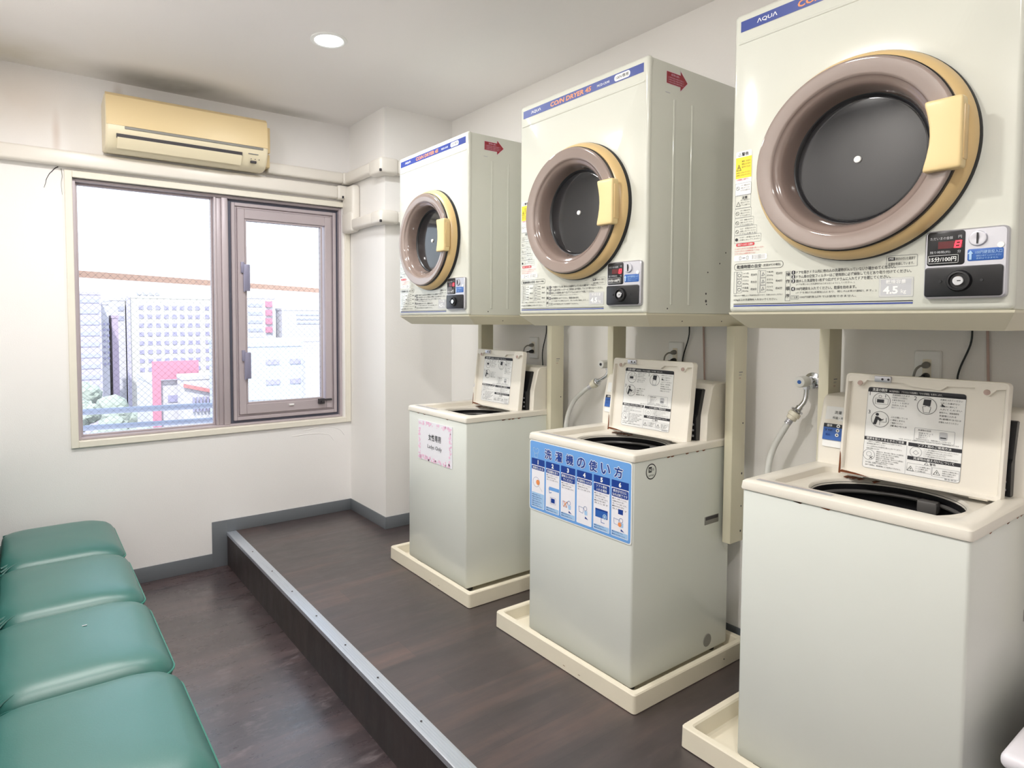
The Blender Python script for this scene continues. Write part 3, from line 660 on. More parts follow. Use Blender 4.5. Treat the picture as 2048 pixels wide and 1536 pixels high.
    for (xx, zz, r) in ((.323, .047, .0055), (.326, .035, .003), (.331, .152, .003), (.404, .188, .003), (.441, .23, .003), (.322, .074, .004), (.101, .017, .003)):
        b = new_bm(); lathe(b, [(r, 0), (r*.9, .0012)], (xx, -hw+.0035, zz), (0, -1, 0), 14); part('screw', b, M['darkgap'], t)
    return t
DY = [.424+DW/2, 1.381+DW/2, 2.405+DW/2]
DLAB = ['nearest coin-operated tumble dryer, cut by the right edge of the view', 'middle coin-operated tumble dryer, above the washer with the blue sign',
        'farthest coin-operated tumble dryer, beside the pillar, above the washer with the paper notice']
SLAB = ['cream steel wall stand under the nearest tumble dryer', 'cream steel wall stand under the middle tumble dryer', 'cream steel wall stand under the farthest tumble dryer']
dryers = []
for i, y in enumerate(DY):
    dryers.append(build_dryer((0, y, DZ0), DLAB[i]))
    st = thing('dryer_stand', SLAB[i], 'stand', (0, y, 0), 'dryer stands'); hw = DW/2
    b = new_bm(); e = .0
    def lp(x0, x1, h, z): return [(x0, -h, z), (x1, -h, z), (x1, h, z), (x0, h, z)]
    loft(b, [lp(DX+.050, .675, hw-.030, 1.330), lp(DX+.044, .675, hw-.026, 1.333), lp(DX-.006, .675, hw+.001, 1.370), lp(DX-.008, .675, hw+.002, DZ0)])
    part('apron', b, M['standm'], st, angle=20)
    for sgn in (-1, 1):
        yy = -hw+.005 if sgn < 0 else hw-.040
        b = bx(.515, .605, yy, yy+.035, .478, 1.332, .004)
        p = part('post', b, M['standm'], st)
        for zz in (.52, .62, .75, .95): 
            b = new_bm(); lathe(b, [(.0055 if zz in (.52, .75) else .003, 0), (.003, .0015)], (.585, yy+.0005, zz), (0, -1, 0), 12); part('bolt', b, M['darkgap'], p)
        s = Sheet(lambda a, c, w_: (.53+a, yy-w_, 1.12+c)); s.rect(.02, .03, .045, .033, 'grey', 0); s.text('認定済', .02, .018, .006, 'grey', 0, bold=0); s.text('100V', .02, .006, .005, 'dred', 0, bold=0); s.build(p)
    for xx in (.20, .44):
        b = new_bm(); lathe(b, [(.003, 0), (.0025, .001)], (xx, -hw+.014, 1.350), (0, -1, 0), 12); part('bolt', b, M['darkgap'], st)

# ------------------------------------------------------------------ washing machines and drain pans
WW, WXB = .548, .585
def lid_print(lid, fn):
    s = Sheet(fn)   # u 0..~.26, v 0..~.24 (origin lower left), sheet on the lid
    W_, H_ = .245, .245
    s.rect(0, 0, W_, H_, 'white', 0, .008, 'instruction_label')
    s.border(0, 0, W_, H_, .0007, 'grey', 1, .008)
    s.rect(0, H_-.014, W_, H_, 'ink', 1, .006); s.rect(0, H_-.014, W_, H_-.007, 'ink', 1)
    s.text('洗濯の順序', .012, H_-.0115, .0095, 'white', 3, fit=.040, bold=.01); s.text('▶洗濯時間は、プラスなどの目盛間と「すすぎ時間」を表示します。', .058, H_-.011, .006, 'white', 3, fit=.132, bold=0)
    for (n_, a, c) in (('1', .038, .206), ('2', .155, .203), ('3', .038, .150)):
        s.ring(a, c, .0235, .0012, 'ink', 2, 36); s.text(n_, a-.033, c+.014, .011, 'ink', 2, bold=0)
    # icons
    s.rect(.026, .200, .045, .210, 'ink', 3); s.border(.022, .196, .056, .213, .0008, 'ink', 2, .001); s.ring(.034, .219, .004, .0008, 'ink', 2, 12); s.line([(.048, .224), (.048, .217)], .0015, 'ink', 2)
    s.poly([(.145, .205), (.163, .203), (.165, .222), (.147, .222)], 'ink', 3); s.line([(.145, .200), (.148, .184), (.162, .184), (.165, .200), (.157, .203), (.156, .212), (.153, .212), (.153, .202)], .001, 'ink', 4, True)
    s.disc(.030, .164, .0045, 'ink', 3, 16); s.poly([(.026, .158), (.032, .158), (.044, .150), (.048, .153), (.047, .149), (.038, .144), (.033, .149), (.028, .133), (.020, .134)], 'ink', 3); s.line([(.038, .133), (.038, .143), (.055, .143), (.055, .156)], .0009, 'ink', 3)
    for k in range(6): s.text(['洗濯物を入れます', '洗濯機のふたを閉める', '水量を合わせる', 'スタートを押す', '洗剤を入れる', '閉めてください'][k], .066, .224-.0075*k, .005, 'grey' if k % 2 else 'ink', 2, fit=.045-.006*(k % 3), bold=0)
    for k in range(4): s.text(['ふたが開いている', 'と運転しません', 'ご確認ください', '運転中は'][k], .066, .158-.0085*k, .005, 'ink', 2, fit=.044-.006*(k % 3), bold=0)
    for k in range(8): s.text(['衣類を入れてください', 'つめこみ過ぎない', '洗剤は水に溶かして', '入れてください', '粉石けん、液体洗剤を', '洗濯槽に入れる', '洗濯槽の水位は'][k % 7], .186, .222-.009*k, .0052, 'ink', 2, fit=.052-.006*(k % 3), bold=0)
    s.poly([(.190, .205), (.200, .205), (.190, .214)], 'ink', 3)
    s.border(.130, .102, .226, .138, .0007, 'grey', 2, .002); s.rect(.190, .110, .210, .132, 'pgrey', 2, .006); s.disc(.200, .131, .010, 'pgrey', 3, 20, ry=.003); s.rect(.193, .116, .207, .119, 'ink', 4)
    s.text('洗濯物の目安', .138, .130, .005, 'ink', 3, fit=.032, bold=.005)
    for k in range(3): s.text('適量を守って', .140, .122-.006*k, .0045, 'grey', 3, fit=.036-.007*k, bold=0)
    s.text('洗濯物がはみ出ると、衣類を傷めることがあります', .134, .1045, .004, 'ink', 3, fit=.085, bold=0)
    s.text('※お湯（40℃以上）は使用できません。入れないでください。故障の原因になります', .092, .098, .004, 'ink', 2, fit=.145, bold=0)
    s.rect(0, .084, .112, .0945, 'ink', 1); s.text('硬貨を投入するときのご注意', .056, .0862, .0072, 'white', 3, 'C', fit=.100, bold=.01)
    s.rect(.117, .083, .245, .0935, 'ink', 1); s.text('ソフト剤のご使用方法', .181, .0852, .0070, 'white', 3, 'C', fit=.080, bold=.01)
    s.rect(.117, .044, .245, .0545, 'ink', 1); s.text('洗濯物の据え付けについて', .181, .0462, .0070, 'white', 3, 'C', fit=.098, bold=.01)
    s.line([(.114, 0), (.114, .083)], .0010, 'pgrey', 2); 
    for k in range(4): s.text(['一度投入した硬貨は、機械内に入り返却できません', '表示時間を確かめてください', 'コイン以外のものを絶対に投入しないでください', '故障の原因になります'][k], .008, .078-.007*k, .0045, 'ink', 2, fit=[.094, .05, .094, .035][k], bold=0)
    s.ring(.016, .040, .0155, .0009, 'grey', 2, 30); s.ring(.016, .042, .007, .0008, 'grey', 2, 16); s.line([(.018, .036), (.026, .028)], .0015, 'ink', 2); s.line([(.026, .036), (.018, .028)], .0015, 'ink', 2)
    for k in range(6): s.text('硬貨詰まりや、表示が点滅して動かないときは販売店に', .036, .050-.006*k, .0042, 'ink', 2, fit=.072-.012*(k % 3), bold=0)
    for k in range(2): s.text('途中で変更は、追加硬貨による延長はできません。', .008, .011-.0075*k+.004, .0045, 'ink', 2, fit=.06+.035*k, bold=0)
    s.ring(.137, .068, .0145, .0008, 'grey', 2, 30); s.line([(.130, .066), (.137, .073), (.144, .066), (.138, .060)], .0009, 'grey', 2, True)
    for k in range(5): s.text('ソフト剤は最後のすすぎのときに入れてください', .156, .076-.006*k, .0042, 'ink', 2, fit=.082-.014*(k % 3), bold=0)
    s.line([(.160, .036), (.165, .043), (.170, .036)], .0008, 'ink', 2, True); s.text('警告', .173, .036, .007, 'ink', 2, bold=.01)
    s.border(.118, .012, .178, .034, .0006, 'grey', 2, .001); s.border(.180, .008, .243, .032, .0006, 'grey', 2, .001)
    for a in (.119, .183): s.line([(a, .013), (a+.008, .026), (a+.016, .013)], .001, 'ink', 3, True); s.rect(a+.0072, .016, a+.0088, .021, 'ink', 3)
    for k in range(3):
        s.text('アースを確実に取り', .139, .025-.006*k, .004, 'ink', 3, fit=.036-.005*k, bold=0); s.text('浴室など湿気の多い', .204, .024-.006*k, .004, 'ink', 3, fit=.037-.005*k, bold=0)
    s.text('警告表示', .210, .0025, .0045, 'grey', 3, fit=.028, bold=0)
    s.build(lid)
def build_washer(loc, label, y_sh=0):
    t = thing('washing_machine', label, 'washing machine', loc, 'coin washing machines'); hw = WW/2
    Z0, ZB, ZT = .030, .836, .866       # local: root stands on the pan floor (z .02)
    b = new_bm(); 
    def lp(x0, x1, h, z, r=.008): return [(a, c, z) for a, c in rrect((x0+x1)/2, 0, (x1-x0)/2, h, r, 4, 1)]
    loft(b, [lp(.004, WXB-.004, hw-.004, Z0), lp(.0, WXB, hw-.001, Z0+.006), lp(0, WXB, hw-.001, ZB)], True, False)
    part('cabinet', b, M['wenamel'], t, angle=40)
    for (xx, yy) in ((.05, -hw+.05), (.05, hw-.05), (WXB-.05, -hw+.05), (WXB-.05, hw-.05)):
        b = new_bm(); lathe(b, [(.022, 0), (.022, .012), (.014, .016), (.014, Z0+.002)], (xx, yy, 0), (0, 0, 1), 16); part('foot', b, M['rubber'], t)
    b = new_bm(); loft(b, [[(a, c, z) for a, c in rrect(WXB/2, 0, WXB/2-i_, hw-i_, .008, 4, 1)] for i_, z in ((.012, ZB-.001), (.003, ZB-.001), (.003, ZB+.003))], False, False); part('shadow_gap', b, M['darkgap'], t)
    # top cover: outer rim, sunken deck, round opening
    m_, s_ = 5, 7
    def rr(x0, x1, h0, h1, z, r): return [(a, c, z) for a, c in rrect((x0+x1)/2, (h0+h1)/2, (x1-x0)/2, (h1-h0)/2, r, m_, s_)]
    CXT, CYT, RT = .255, 0, .186
    def cc(r, z): return [(a, c, z) for a, c in circ_like(CXT, CYT, r, m_, s_)]
    b = new_bm()
    loft(b, [rr(-.004, WXB, -hw-.003, hw+.003, ZB+.002, .010), rr(-.006, WXB, -hw-.004, hw+.004, ZB+.006, .010), rr(-.003, WXB, -hw-.002, hw+.002, ZT-.005, .010), rr(.003, WXB-.003, -hw+.004, hw-.004, ZT, .010),
             rr(.058, .415, -hw+.045, hw-.045, ZT, .035), rr(.064, .410, -hw+.050, hw-.050, ZT-.004, .032), rr(.066, .408, -hw+.053, hw-.053, ZT-.022, .030),
             cc(RT+.002, ZT-.025), cc(RT-.002, ZT-.029), cc(RT-.004, ZT-.040)], False, False)
    part('top_cover', b, M['wtop'], t, angle=40)
    b = new_bm(); loft(b, [cc(RT-.003, ZT-.034), cc(RT-.006, ZT-.06), cc(RT-.001, ZT-.075), cc(RT-.004, ZT-.10), cc(RT-.012, ZT-.105), cc(RT-.014, ZT-.16), cc(RT-.010, ZT-.40), cc(RT-.05, ZT-.43)], False, True)
    tub = part('tub', b, M['black'], t, angle=40)
    b = new_bm(); tube(b, [(CXT+(RT-.008)*math.cos(a*PI/24), CYT+(RT-.008)*math.sin(a*PI/24), ZT-.062) for a in range(48)], .006, 8, sm=False, closed=True); part('tub_ring', b, M['tubgrey'], tub)
    b = bx(CXT+.125, CXT+.160, -.085, -.035, ZT-.085, ZT-.050, .006); part('softener_inlet', b, M['tubgrey'], tub)
    b = new_bm(); lathe(b, [(.12, 0), (.11, .02), (.05, .03), (.03, .06), (.01, .065)], (CXT, CYT, ZT-.43), (0, 0, 1), 32); part('agitator', b, M['plugg'], tub)
    # lid, standing open
    ly0, ly1 = -hw+.040, -hw+.442; LH = .315
    Lt = Matrix.Translation((.372, 0, ZT-.010)) @ Matrix.Rotation(math.radians(6.5), 4, 'Y')
    def lf(x, y, z): return Lt @ Vector((x, y, z))
    yc, lh = (ly0+ly1)/2, (ly1-ly0)/2
    def lr(x, inset, r): return [lf(x, a, c) for a, c in rrect(yc, LH/2, lh-inset, LH/2-inset, r, 5, 1)]
    b = new_bm(); loft(b, [lr(.010, .006, .010), lr(.006, 0, .012), lr(-.016, 0, .012), lr(-.019, .002, .011), lr(-.019, .007, .010), lr(-.016, .010, .009), lr(-.006, .012, .009)], True, True)
    lid = part('lid', b, M['wtop'], t, angle=40)
    b = new_bm()   # inner top rib with the swept latch
    for seg in ((.014, .10, .290, .012), (.10, .20, .282, .020), (.20, .30, .292, .011), (.30, .385, .290, .012)):
        pass
    pts = [(ly1-.008, LH-.006), (ly1-.008, LH-.028), (ly1-.02, LH-.026), (ly1-.034, LH-.040), (ly1-.046, LH-.038), (ly1-.060, LH-.020), (ly1-.16, LH-.022), (ly1-.175, LH-.030), (ly1-.25, LH-.034), (ly1-.265, LH-.022), (ly0+.075, LH-.020), (ly0+.058, LH-.036), (ly0+.044, LH-.040), (ly0+.028, LH-.022), (ly0+.008, LH-.020), (ly0+.008, LH-.006)]
    
    for p_, q_ in zip(pts[1:-1], pts[2:]):
        if abs(p_[0]-q_[0]) > 1e-5: prism(b, [p_, q_, (q_[0], LH-.006), (p_[0], LH-.006)], lambda a, c, d: lf(d, a, c), -.0185, -.006)
    bmesh.ops.remove_doubles(b, verts=b.verts, dist=1e-5); part('lid_rib', b, M['wtop'], lid)
    for a in (ly1-.042, ly0+.048):
        b = new_bm(); lathe(b, [(.008, 0), (.007, .004), (.003, .005)], lf(-.017, a, LH-.030), lf(-1, 0, 0)-lf(0, 0, 0), 18); part('bumper', b, M['cordb'], lid)
    b = new_bm(); pp = lf(-.02, ly1-.105, LH-.014); box(b, pp.x-.006, pp.x+.006, pp.y-.022, pp.y+.022, pp.z-.009, pp.z+.009, .002); part('lid_switch', b, M['silver'], lid)
    for a in (-.008, .008):
        b = new_bm(); lathe(b, [(.0035, 0), (.003, .001)], (pp.x-.0062, pp.y+a-.008, pp.z), (-1, 0, 0), 12); part('screw', b, M['darkgap'], lid)
    lid_print(lid, lambda a, c, w_: lf(-.0064-w_, ly1-.062-a, .030+c))
    b = new_bm(); cyl(b, (.362, ly0+.03, ZT-.006), (.362, ly0+.07, ZT-.006), .007); cyl(b, (.362, ly1-.07, ZT-.006), (.362, ly1-.03, ZT-.006), .007); part('hinge', b, M['wtop'], t)
    # control panel at the back
    b = new_bm(); pf = [(.425, ZT-.001), (.430, ZT+.10), (.458, ZT+.205), (.470, ZT+.218), (.484, ZT+.222), (.575, ZT+.222), (.583, ZT+.215), (.583, ZT-.001)]
    loft(b, [[(x+.004*(x < .5), -hw+.006, z-.003*(z > ZT+.1)) for x, z in pf], [(x, -hw+.011, z) for x, z in pf], [(x, hw-.011, z) for x, z in pf], [(x+.004*(x < .5), hw-.006, z-.003*(z > ZT+.1)) for x, z in pf]])
    cp = part('control_panel', b, M['wtop'], t, angle=30)
    b = new_bm(); y0_, y1_ = -hw+.034, hw-.17
    for (d, ins) in ((0, 0),): pass
    fp = [(.402, ZT+.001), (.400, ZT+.09), (.410, ZT+.100), (.436, ZT+.198), (.444, ZT+.200), (.456, ZT+.196), (.432, ZT+.098), (.428, ZT+.001)]
    loft(b, [[(x, y0_, z) for x, z in fp], [(x, y1_, z) for x, z in fp]]); bp_ = part('display_panel', b, M['black'], cp, angle=30)
    for zz in (.018, .040, .062):
        b = new_bm(); lathe(b, [(.005, 0), (.004, .003)], (.4015, y0_+.014, ZT+zz), (-1, 0, 0), 14); part('indicator', b, M['silver'], bp_)
    # instruction strip at the far end of the control panel
    s = Sheet(lambda a, c, w_: ((.4255+.0455*max(0, (c-.0))*.6 if c < .1 else .4305+(c-.1)*.267)-.0025-w_, hw-.022-a, ZT+c))
    s.rect(0, .055, .12, .185, 'white', 0, .004, 'instruction_label'); s.text('洗濯', .028, .162, .010, 'ink', 2, bold=.01); s.text('料金・時間', .024, .146, .008, 'ink', 2, bold=.005)
    s.rect(0, .078, .12, .118, 'mblue', 1); s.rect(0, .118, .12, .130, 'ink', 1)
    for zz in (.124, .110, .096): s.disc(.045, zz, .0055, 'white', 2, 16); s.disc(.045, zz, .0025, 'ink', 3, 12)
    s.text('標準', .010, .120, .008, 'white', 2); s.text('すすぎ', .006, .106, .007, 'ink', 2); s.text('脱水', .010, .092, .007, 'dblue', 2); s.build(cp)
    # warning strip on the front rim
    s = Sheet(lambda a, c, w_: (.022+c, hw-.028-a, ZT+w_))
    s.rect(0, 0, .21, .018, 'pgrey', 0, .003, 'warning_label'); s.line([(0, .019), (.21, .019)], .0014, 'dred', 1); s.text('ゴムなどの防水性のものは洗わない。脱水槽が完全に止まるまで手を入れない', .006, .006, .006, 'grey', 1, fit=.195, bold=0); s.build(t)
    # rust along the seam and hinge
    s = Sheet(lambda a, c, w_: (a, -hw-.0005-w_, ZB+c)); rnd = random.Random(int(loc[1]*100))
    for k in range(5):
        a = rnd.uniform(.1, .42); s.poly([(a, 0), (a+.006, -.0035), (a+.018, -.002), (a+.022, .0012), (a+.01, .002)], 'rust', 0, 'rust_patch')
    s.build(t)
    s = Sheet(lambda a, c, w_: (-.0005-w_, a, ZB+c))
    for k in range(3):
        a = rnd.uniform(-.15, .22); s.poly([(a, .0005), (a+.006, -.003), (a+.022, -.001), (a+.03, .0012)], 'rust', 0, 'rust_patch')
    s.build(t)
    s = Sheet(lambda a, c, w_: (a, c, ZT-.0225+w_))
    for k in range(6):
        a = ly1-.02-.03*k*rnd.random(); s.poly([(.36, a), (.395, a-.004), (.40, a+.012), (.375, a+.014)], 'rust', k*.3, 'rust_patch')
    s.build(t)
    s = Sheet(lambda a, c, w_: lf(-.0192-w_, a, c))
    s.poly([(ly1-.001, 0), (ly1-.007, 0), (ly1-.0065, .03), (ly1-.004, .06), (ly1-.001, .07)], 'rust', 0, 'rust_patch'); s.poly([(ly1-.002, .004), (ly1-.09, .003), (ly1-.05, .009), (ly1-.01, .012)], 'rust', 0, 'rust_patch'); s.build(lid)
    # side grip and round plug on the near side
    b = bx(.418, .512, -hw-.0004, -hw+.004, .538, .572, .003); g = part('side_grip', b, M['plugg'], t)
    b = bx(.424, .506, -hw-.0012, -hw+.002, .556, .570, .002); part('grip_recess', b, M['darkgap'], g)
    b = new_bm(); lathe(b, [(.026, 0), (.024, .0015)], (.452, -hw+.0005, .075), (0, -1, 0), 28); part('plug_cover', b, M['plugg'], t)
    return t
WY = [.758, 1.708, 2.717]
WLAB = ['nearest white top-loading coin washing machine, lid open, at the right', 'middle white top-loading coin washing machine with a large blue instruction sign on its front',
        'farthest white top-loading coin washing machine with a pink-bordered paper notice on its front']
wash = [build_washer((0, y, .020), WLAB[i]) for i, y in enumerate(WY)]
# blue sign on the middle machine
t = wash[1]; hw = WW/2
b = new_bm(); lpz = rrect(0, 0, .270, .146, .010, 5, 1); SC = .711-.020-.0
loft(b, [[(-.0012, a, SC+c) for a, c in lpz], [(-.0032, a, SC+c) for a, c in lpz]]); sg = part('instruction_sign', b, M['white'], t, label='blue six-step instruction sign in Japanese')
s = Sheet(lambda a, c, w_: (-.0032-w_, .270-a, SC-.146+c)); W_, H_ = .540, .292
s.rect(.004, .004, W_-.004, H_-.004, 'blue', 0, .009, 'sign_panel')
s.line([(.022, .258), (.030, .262), (.034, .256), (.044, .256), (.048, .262), (.058, .256), (.054, .242), (.050, .244), (.050, .222), (.030, .222), (.030, .244), (.024, .246)], .0022, 'lblue', 2, True); s.line([(.030, .242), (.037, .236), (.043, .241), (.050, .236)], .002, 'lblue', 2)
for k, ch in enumerate('洗濯機の使い方'):
    for bo, mm, ly in ((.10, 'white', 2), (.045, 'dblue', 4)): s.text(ch, .113+.061*k, .228, .038, mm, ly, 'C', bold=bo)
caps = [['硬貨を入れる'], ['洗濯槽を洗う'], ['硬貨は入れない', 'でください'], ['洗濯物を入れる'], ['ソフト剤を', '入れる場合'], ['表示がゼロに', 'なれば終了です']]
for k in range(6):
    a0 = .014+.0868*k; a1 = a0+.078
    s.rect(a0, .014, a1, .192, 'paper', 1, .004, 'sign_panel'); s.rect(a0, .190, a1, .217, 'dblue', 2, .002); s.text(str(k+1), (a0+a1)/2, .1945, .018, 'white', 3, 'C', bold=.05)
    h = .016 if len(caps[k]) == 1 else .030
    s.rect(a0+.001, .187-h, a1-.001, .187, 'dblue', 2, .005)
    for j, cpt in enumerate(caps[k]): s.text(cpt, (a0+a1)/2, .187-.0135-.0135*j, .0105, 'white', 3, 'C', fit=min(.068, .0105*len(cpt)), bold=.015)
    y = .187-h-.010
    if k != 0:
        for j in range(3 if k < 4 else 5): s.text(['■ボタンを押してください', '洗濯機の中を水で洗い', '流してから使います。', '■表示を見て押す', '投入します'][j], a0+.005, y-.009*j, .0058, 'ink', 2, fit=.066-.012*(j % 2), bold=0)
    bh = .060 if k == 0 else (.018 if k != 3 else .0)
    if bh:
        s.rect(a0+.002, .016, a1-.002, .016+bh, 'lblue', 2, .002)
        for j in range(int(bh/.009)): s.text('■硬貨投入後の変更はできません', a0+.005, .0185+.009*j, .0055, 'dblue', 3, fit=.060-.01*(j % 2), bold=0)
    ac_ = (a0+a1)/2; yc_ = .065 if k else .120
    if k == 0: s.disc(ac_, .120, .011, 'orange', 2, 20); s.ring(ac_-.010, .120, .020, .001, 'dblue', 2, 18); s.line([(ac_+.006, .105), (ac_+.026, .088)], .0015, 'pgrey', 3)
    elif k == 1: s.rect(a0+.020, .104, a1-.001, .118, 'blue', 2); s.rect(ac_-.008, .055, ac_+.014, .073, 'dblue', 2); s.border(ac_-.012, .051, ac_+.020, .077, .0008, 'dblue', 3, .001); s.line([(a0+.018, .112), (a0+.022, .092), (a0+.034, .096)], .002, 'mblue', 3)
    elif k in (2, 3, 5):
        s.line([(a0+.012, yc_+.014), (a0+.036, yc_+.012), (a0+.034, yc_-.008), (a0+.014, yc_-.006)], .0012, 'mblue', 3, True); s.ring(a0+.046, yc_+.012, .008, .0014, 'mblue', 3, 16)
        s.poly([(a0+.040, yc_+.002), (a0+.056, yc_+.004), (a0+.056, yc_-.012), (a0+.044, yc_-.014)], 'lblue', 2); s.poly([(a0+.046, yc_-.018), (a0+.062, yc_-.028), (a0+.044, yc_-.026)], 'dblue', 3)
        if k == 2: s.line([(a0+.016, yc_+.014), (a0+.034, yc_-.008)], .003, 'orange', 4); s.line([(a0+.034, yc_+.014), (a0+.016, yc_-.008)], .003, 'orange', 4)
        if k == 5: s.disc(a0+.040, yc_-.004, .008, 'orange', 4, 14); s.rect(a0+.032, .098, a0+.054, .116, 'dblue', 3)
    elif k == 4: s.rect(a0+.010, .062, a1-.008, .094, 'mblue', 2); s.rect(a0+.010, .088, a1-.008, .094, 'dblue', 3); s.disc(a1-.022, .070, .010, 'lblue', 3, 16); s.ring(a1-.022, .070, .006, .0015, 'dblue', 4, 14); s.line([(ac_, .064), (ac_, .046), (ac_+.016, .046)], .002, 'mblue', 3)
s.build(sg)
s = Sheet(lambda a, c, w_: (a, -hw+.0005-w_, c))   # round emblem on near side
s.disc(.093, .795, .027, 'wenamel', 0, 30, 'emblem'); s.ring(.093, .795, .0265, .0035, 'ink', 1, 36, 'emblem'); s.rect(.078, .792, .096, .812, 'ink', 1, .001, 'emblem'); s.text('N', .087, .796, .011, 'wenamel', 2, 'C', bold=.02, name='emblem'); s.text('15', .098, .797, .009, 'ink', 2, bold=.01, name='emblem'); s.text('SANITIZED', .093, .778, .006, 'ink', 2, 'C', fit=.03, bold=0, name='emblem')
s.build(t)
# paper notice on the farthest machine
t = wash[2]
b = bx(-.0024, -.0012, -.158, .168, .594, .803); nt_ = part('paper_notice', b, M['paper'], t, label='white paper notice with pink flower border reading Ladys Only')
s = Sheet(lambda a, c, w_: (-.0024-w_, .168-a, .594+c)); rnd = random.Random(5)
for k in range(150):
    side = rnd.random(); 
    if side < .35: a, c = rnd.uniform(.01, .315), rnd.uniform(.004, .022)
    elif side < .6: a, c = rnd.uniform(.01, .315), rnd.uniform(.185, .203)
    elif side < .8: a, c = rnd.uniform(.006, .022), rnd.uniform(.01, .2)
    else: a, c = rnd.uniform(.300, .318), rnd.uniform(.01, .2)
    s.disc(a, c, rnd.uniform(.003, .008), 'pink', (k % 5)*.2, 7, 'flower_border')
s.text('女性専用', .163, .112, .034, 'ink', 2, 'C', fit=.118, bold=.015); s.text('Ladys Only', .163, .064, .026, 'ink', 2, 'C', fit=.136, bold=.0); s.build(nt_)

# drain pans
TY = [(.421, 1.194), (1.378, 2.150), (2.351, 3.124)]
TL = ['cream plastic drain pan under the nearest washing machine', 'cream plastic drain pan under the middle washing machine with the blue sign', 'cream plastic drain pan under the farthest washing machine']
for i, (a0, a1) in enumerate(TY):
    cy = (a0+a1)/2; hy = (a1-a0)/2; b = new_bm(); x0, x1 = -.047, .640
    def q(ins, z, r): return [((x0+x1)/2+a, c, z) for a, c in rrect(0, 0, (x1-x0)/2-ins, hy-ins, r, 5, 1)]
    loft(b, [q(.004, 0, .010), q(.0, .003, .012), q(.001, .066, .012), q(.004, .0705, .012), q(.022, .0705, .014), q(.027, .066, .014), q(.036, .024, .018), q(.042, .019, .02), q(.060, .019, .02)], True, True)
    for dx, dy in ((.05, .1),): pass
    o = part('drain_pan', b, M['tray'], None, loc=(0, cy, 0), angle=30); tag(o, TL[i], 'drain pan', 'drain pans')
    for (px_, pz_) in ((.60, .035),):
        b = new_bm(); lathe(b, [(.003, 0), (.0025, .001)], (px_-.12, -hy+.0005, pz_), (0, -1, 0), 10); part('screw_hole', b, M['darkgap'], o)
    for sx_ in (.0, .02):
        b = bx(-.0476, -.046, -.05-sx_*4, -.04-sx_*4, .02, .0212); part('scratch', b, M['rust'], o)

# ------------------------------------------------------------------ wall outlets, plugs, cords
OY = [.806, 1.768, 2.728]
for i, y in enumerate(OY):
    t = thing('wall_outlet', ['white wall outlet with plugs behind the nearest washing machine', 'white wall outlet with plugs behind the middle washing machine', 'white wall outlet with two plugs behind the farthest washing machine'][i], 'outlet', (XR, y, 1.195), 'wall outlets')
    b = new_bm(); l1 = rrect(0, 0, .038, .062, .006, 5, 1); l2 = rrect(0, 0, .034, .058, .005, 5, 1)
    loft(b, [[(0, a, c) for a, c in l1], [(-.006, a, c) for a, c in l1], [(-.010, a, c) for a, c in l2]]); part('cover_plate', b, M['white'], t)
    b = new_bm(); l1 = rrect(0, 0, .012, .034, .003, 4, 1); loft(b, [[(-.009, a, c) for a, c in l1], [(-.0115, a, c) for a, c in l1]]); part('socket', b, M['cream'], t)
    for (nm, m, zz, lab) in (('plug', 'plugg', .016, 'grey'), ('plug', 'black', -.020, 'black')):
        g = thing('power_plug', ['%s power plug in the outlet behind the nearest washing machine', '%s power plug in the outlet behind the middle washing machine', '%s power plug in the outlet behind the farthest washing machine'][i] % lab, 'plug', (XR-.0118, y, 1.195+zz), 'power plugs')
        b = new_bm(); lathe(b, [(.010, 0), (.011, .006), (.009, .02), (.006, .026)], (0, 0, 0), (-1, 0, -.1), 14); part('plug_body', b, M[m], g)
        b = new_bm(); tube(b, [(-.024, 0, -.003), (-.04, .006, -.004), (-.052, .014, -.02), (-.050, .02, -.06), (-.03, .02+.006*(zz > 0), -.12)], .0035, 8); part('plug_cord', b, M['cordk'] if m == 'black' else M['plugg'], g)
for i, (yb, yp) in enumerate(((.690, .655), (1.695, 1.63), (2.615, 2.56))):
    di = i
    b = new_bm(); k = .0 if i != 1 else 1
    tube(b, [(XR-.012, yb, 1.335), (XR-.010, yb+.004, 1.28), (XR-.008, yb+.03, 1.20), (XR-.012, yb+.032, 1.15), (XR-.02, yb+.015, 1.05), (XR-.02, yb+.02, .9)], .0028, 8)
    o = part('power_cord', b, M['cordk'], dryers[di]); o.matrix_parent_inverse = Matrix.Translation((0, -DY[di], -DZ0))
    b = new_bm(); tube(b, [(XR-.006, yp, 1.335), (XR-.006, yp-.006, 1.2), (XR-.006, yp-.014, 1.0), (XR-.006, yp-.012, .8)], .0036, 8)
    o = part('earth_cable', b, M['cordb'], dryers[di]); o.matrix_parent_inverse = Matrix.Translation((0, -DY[di], -DZ0))

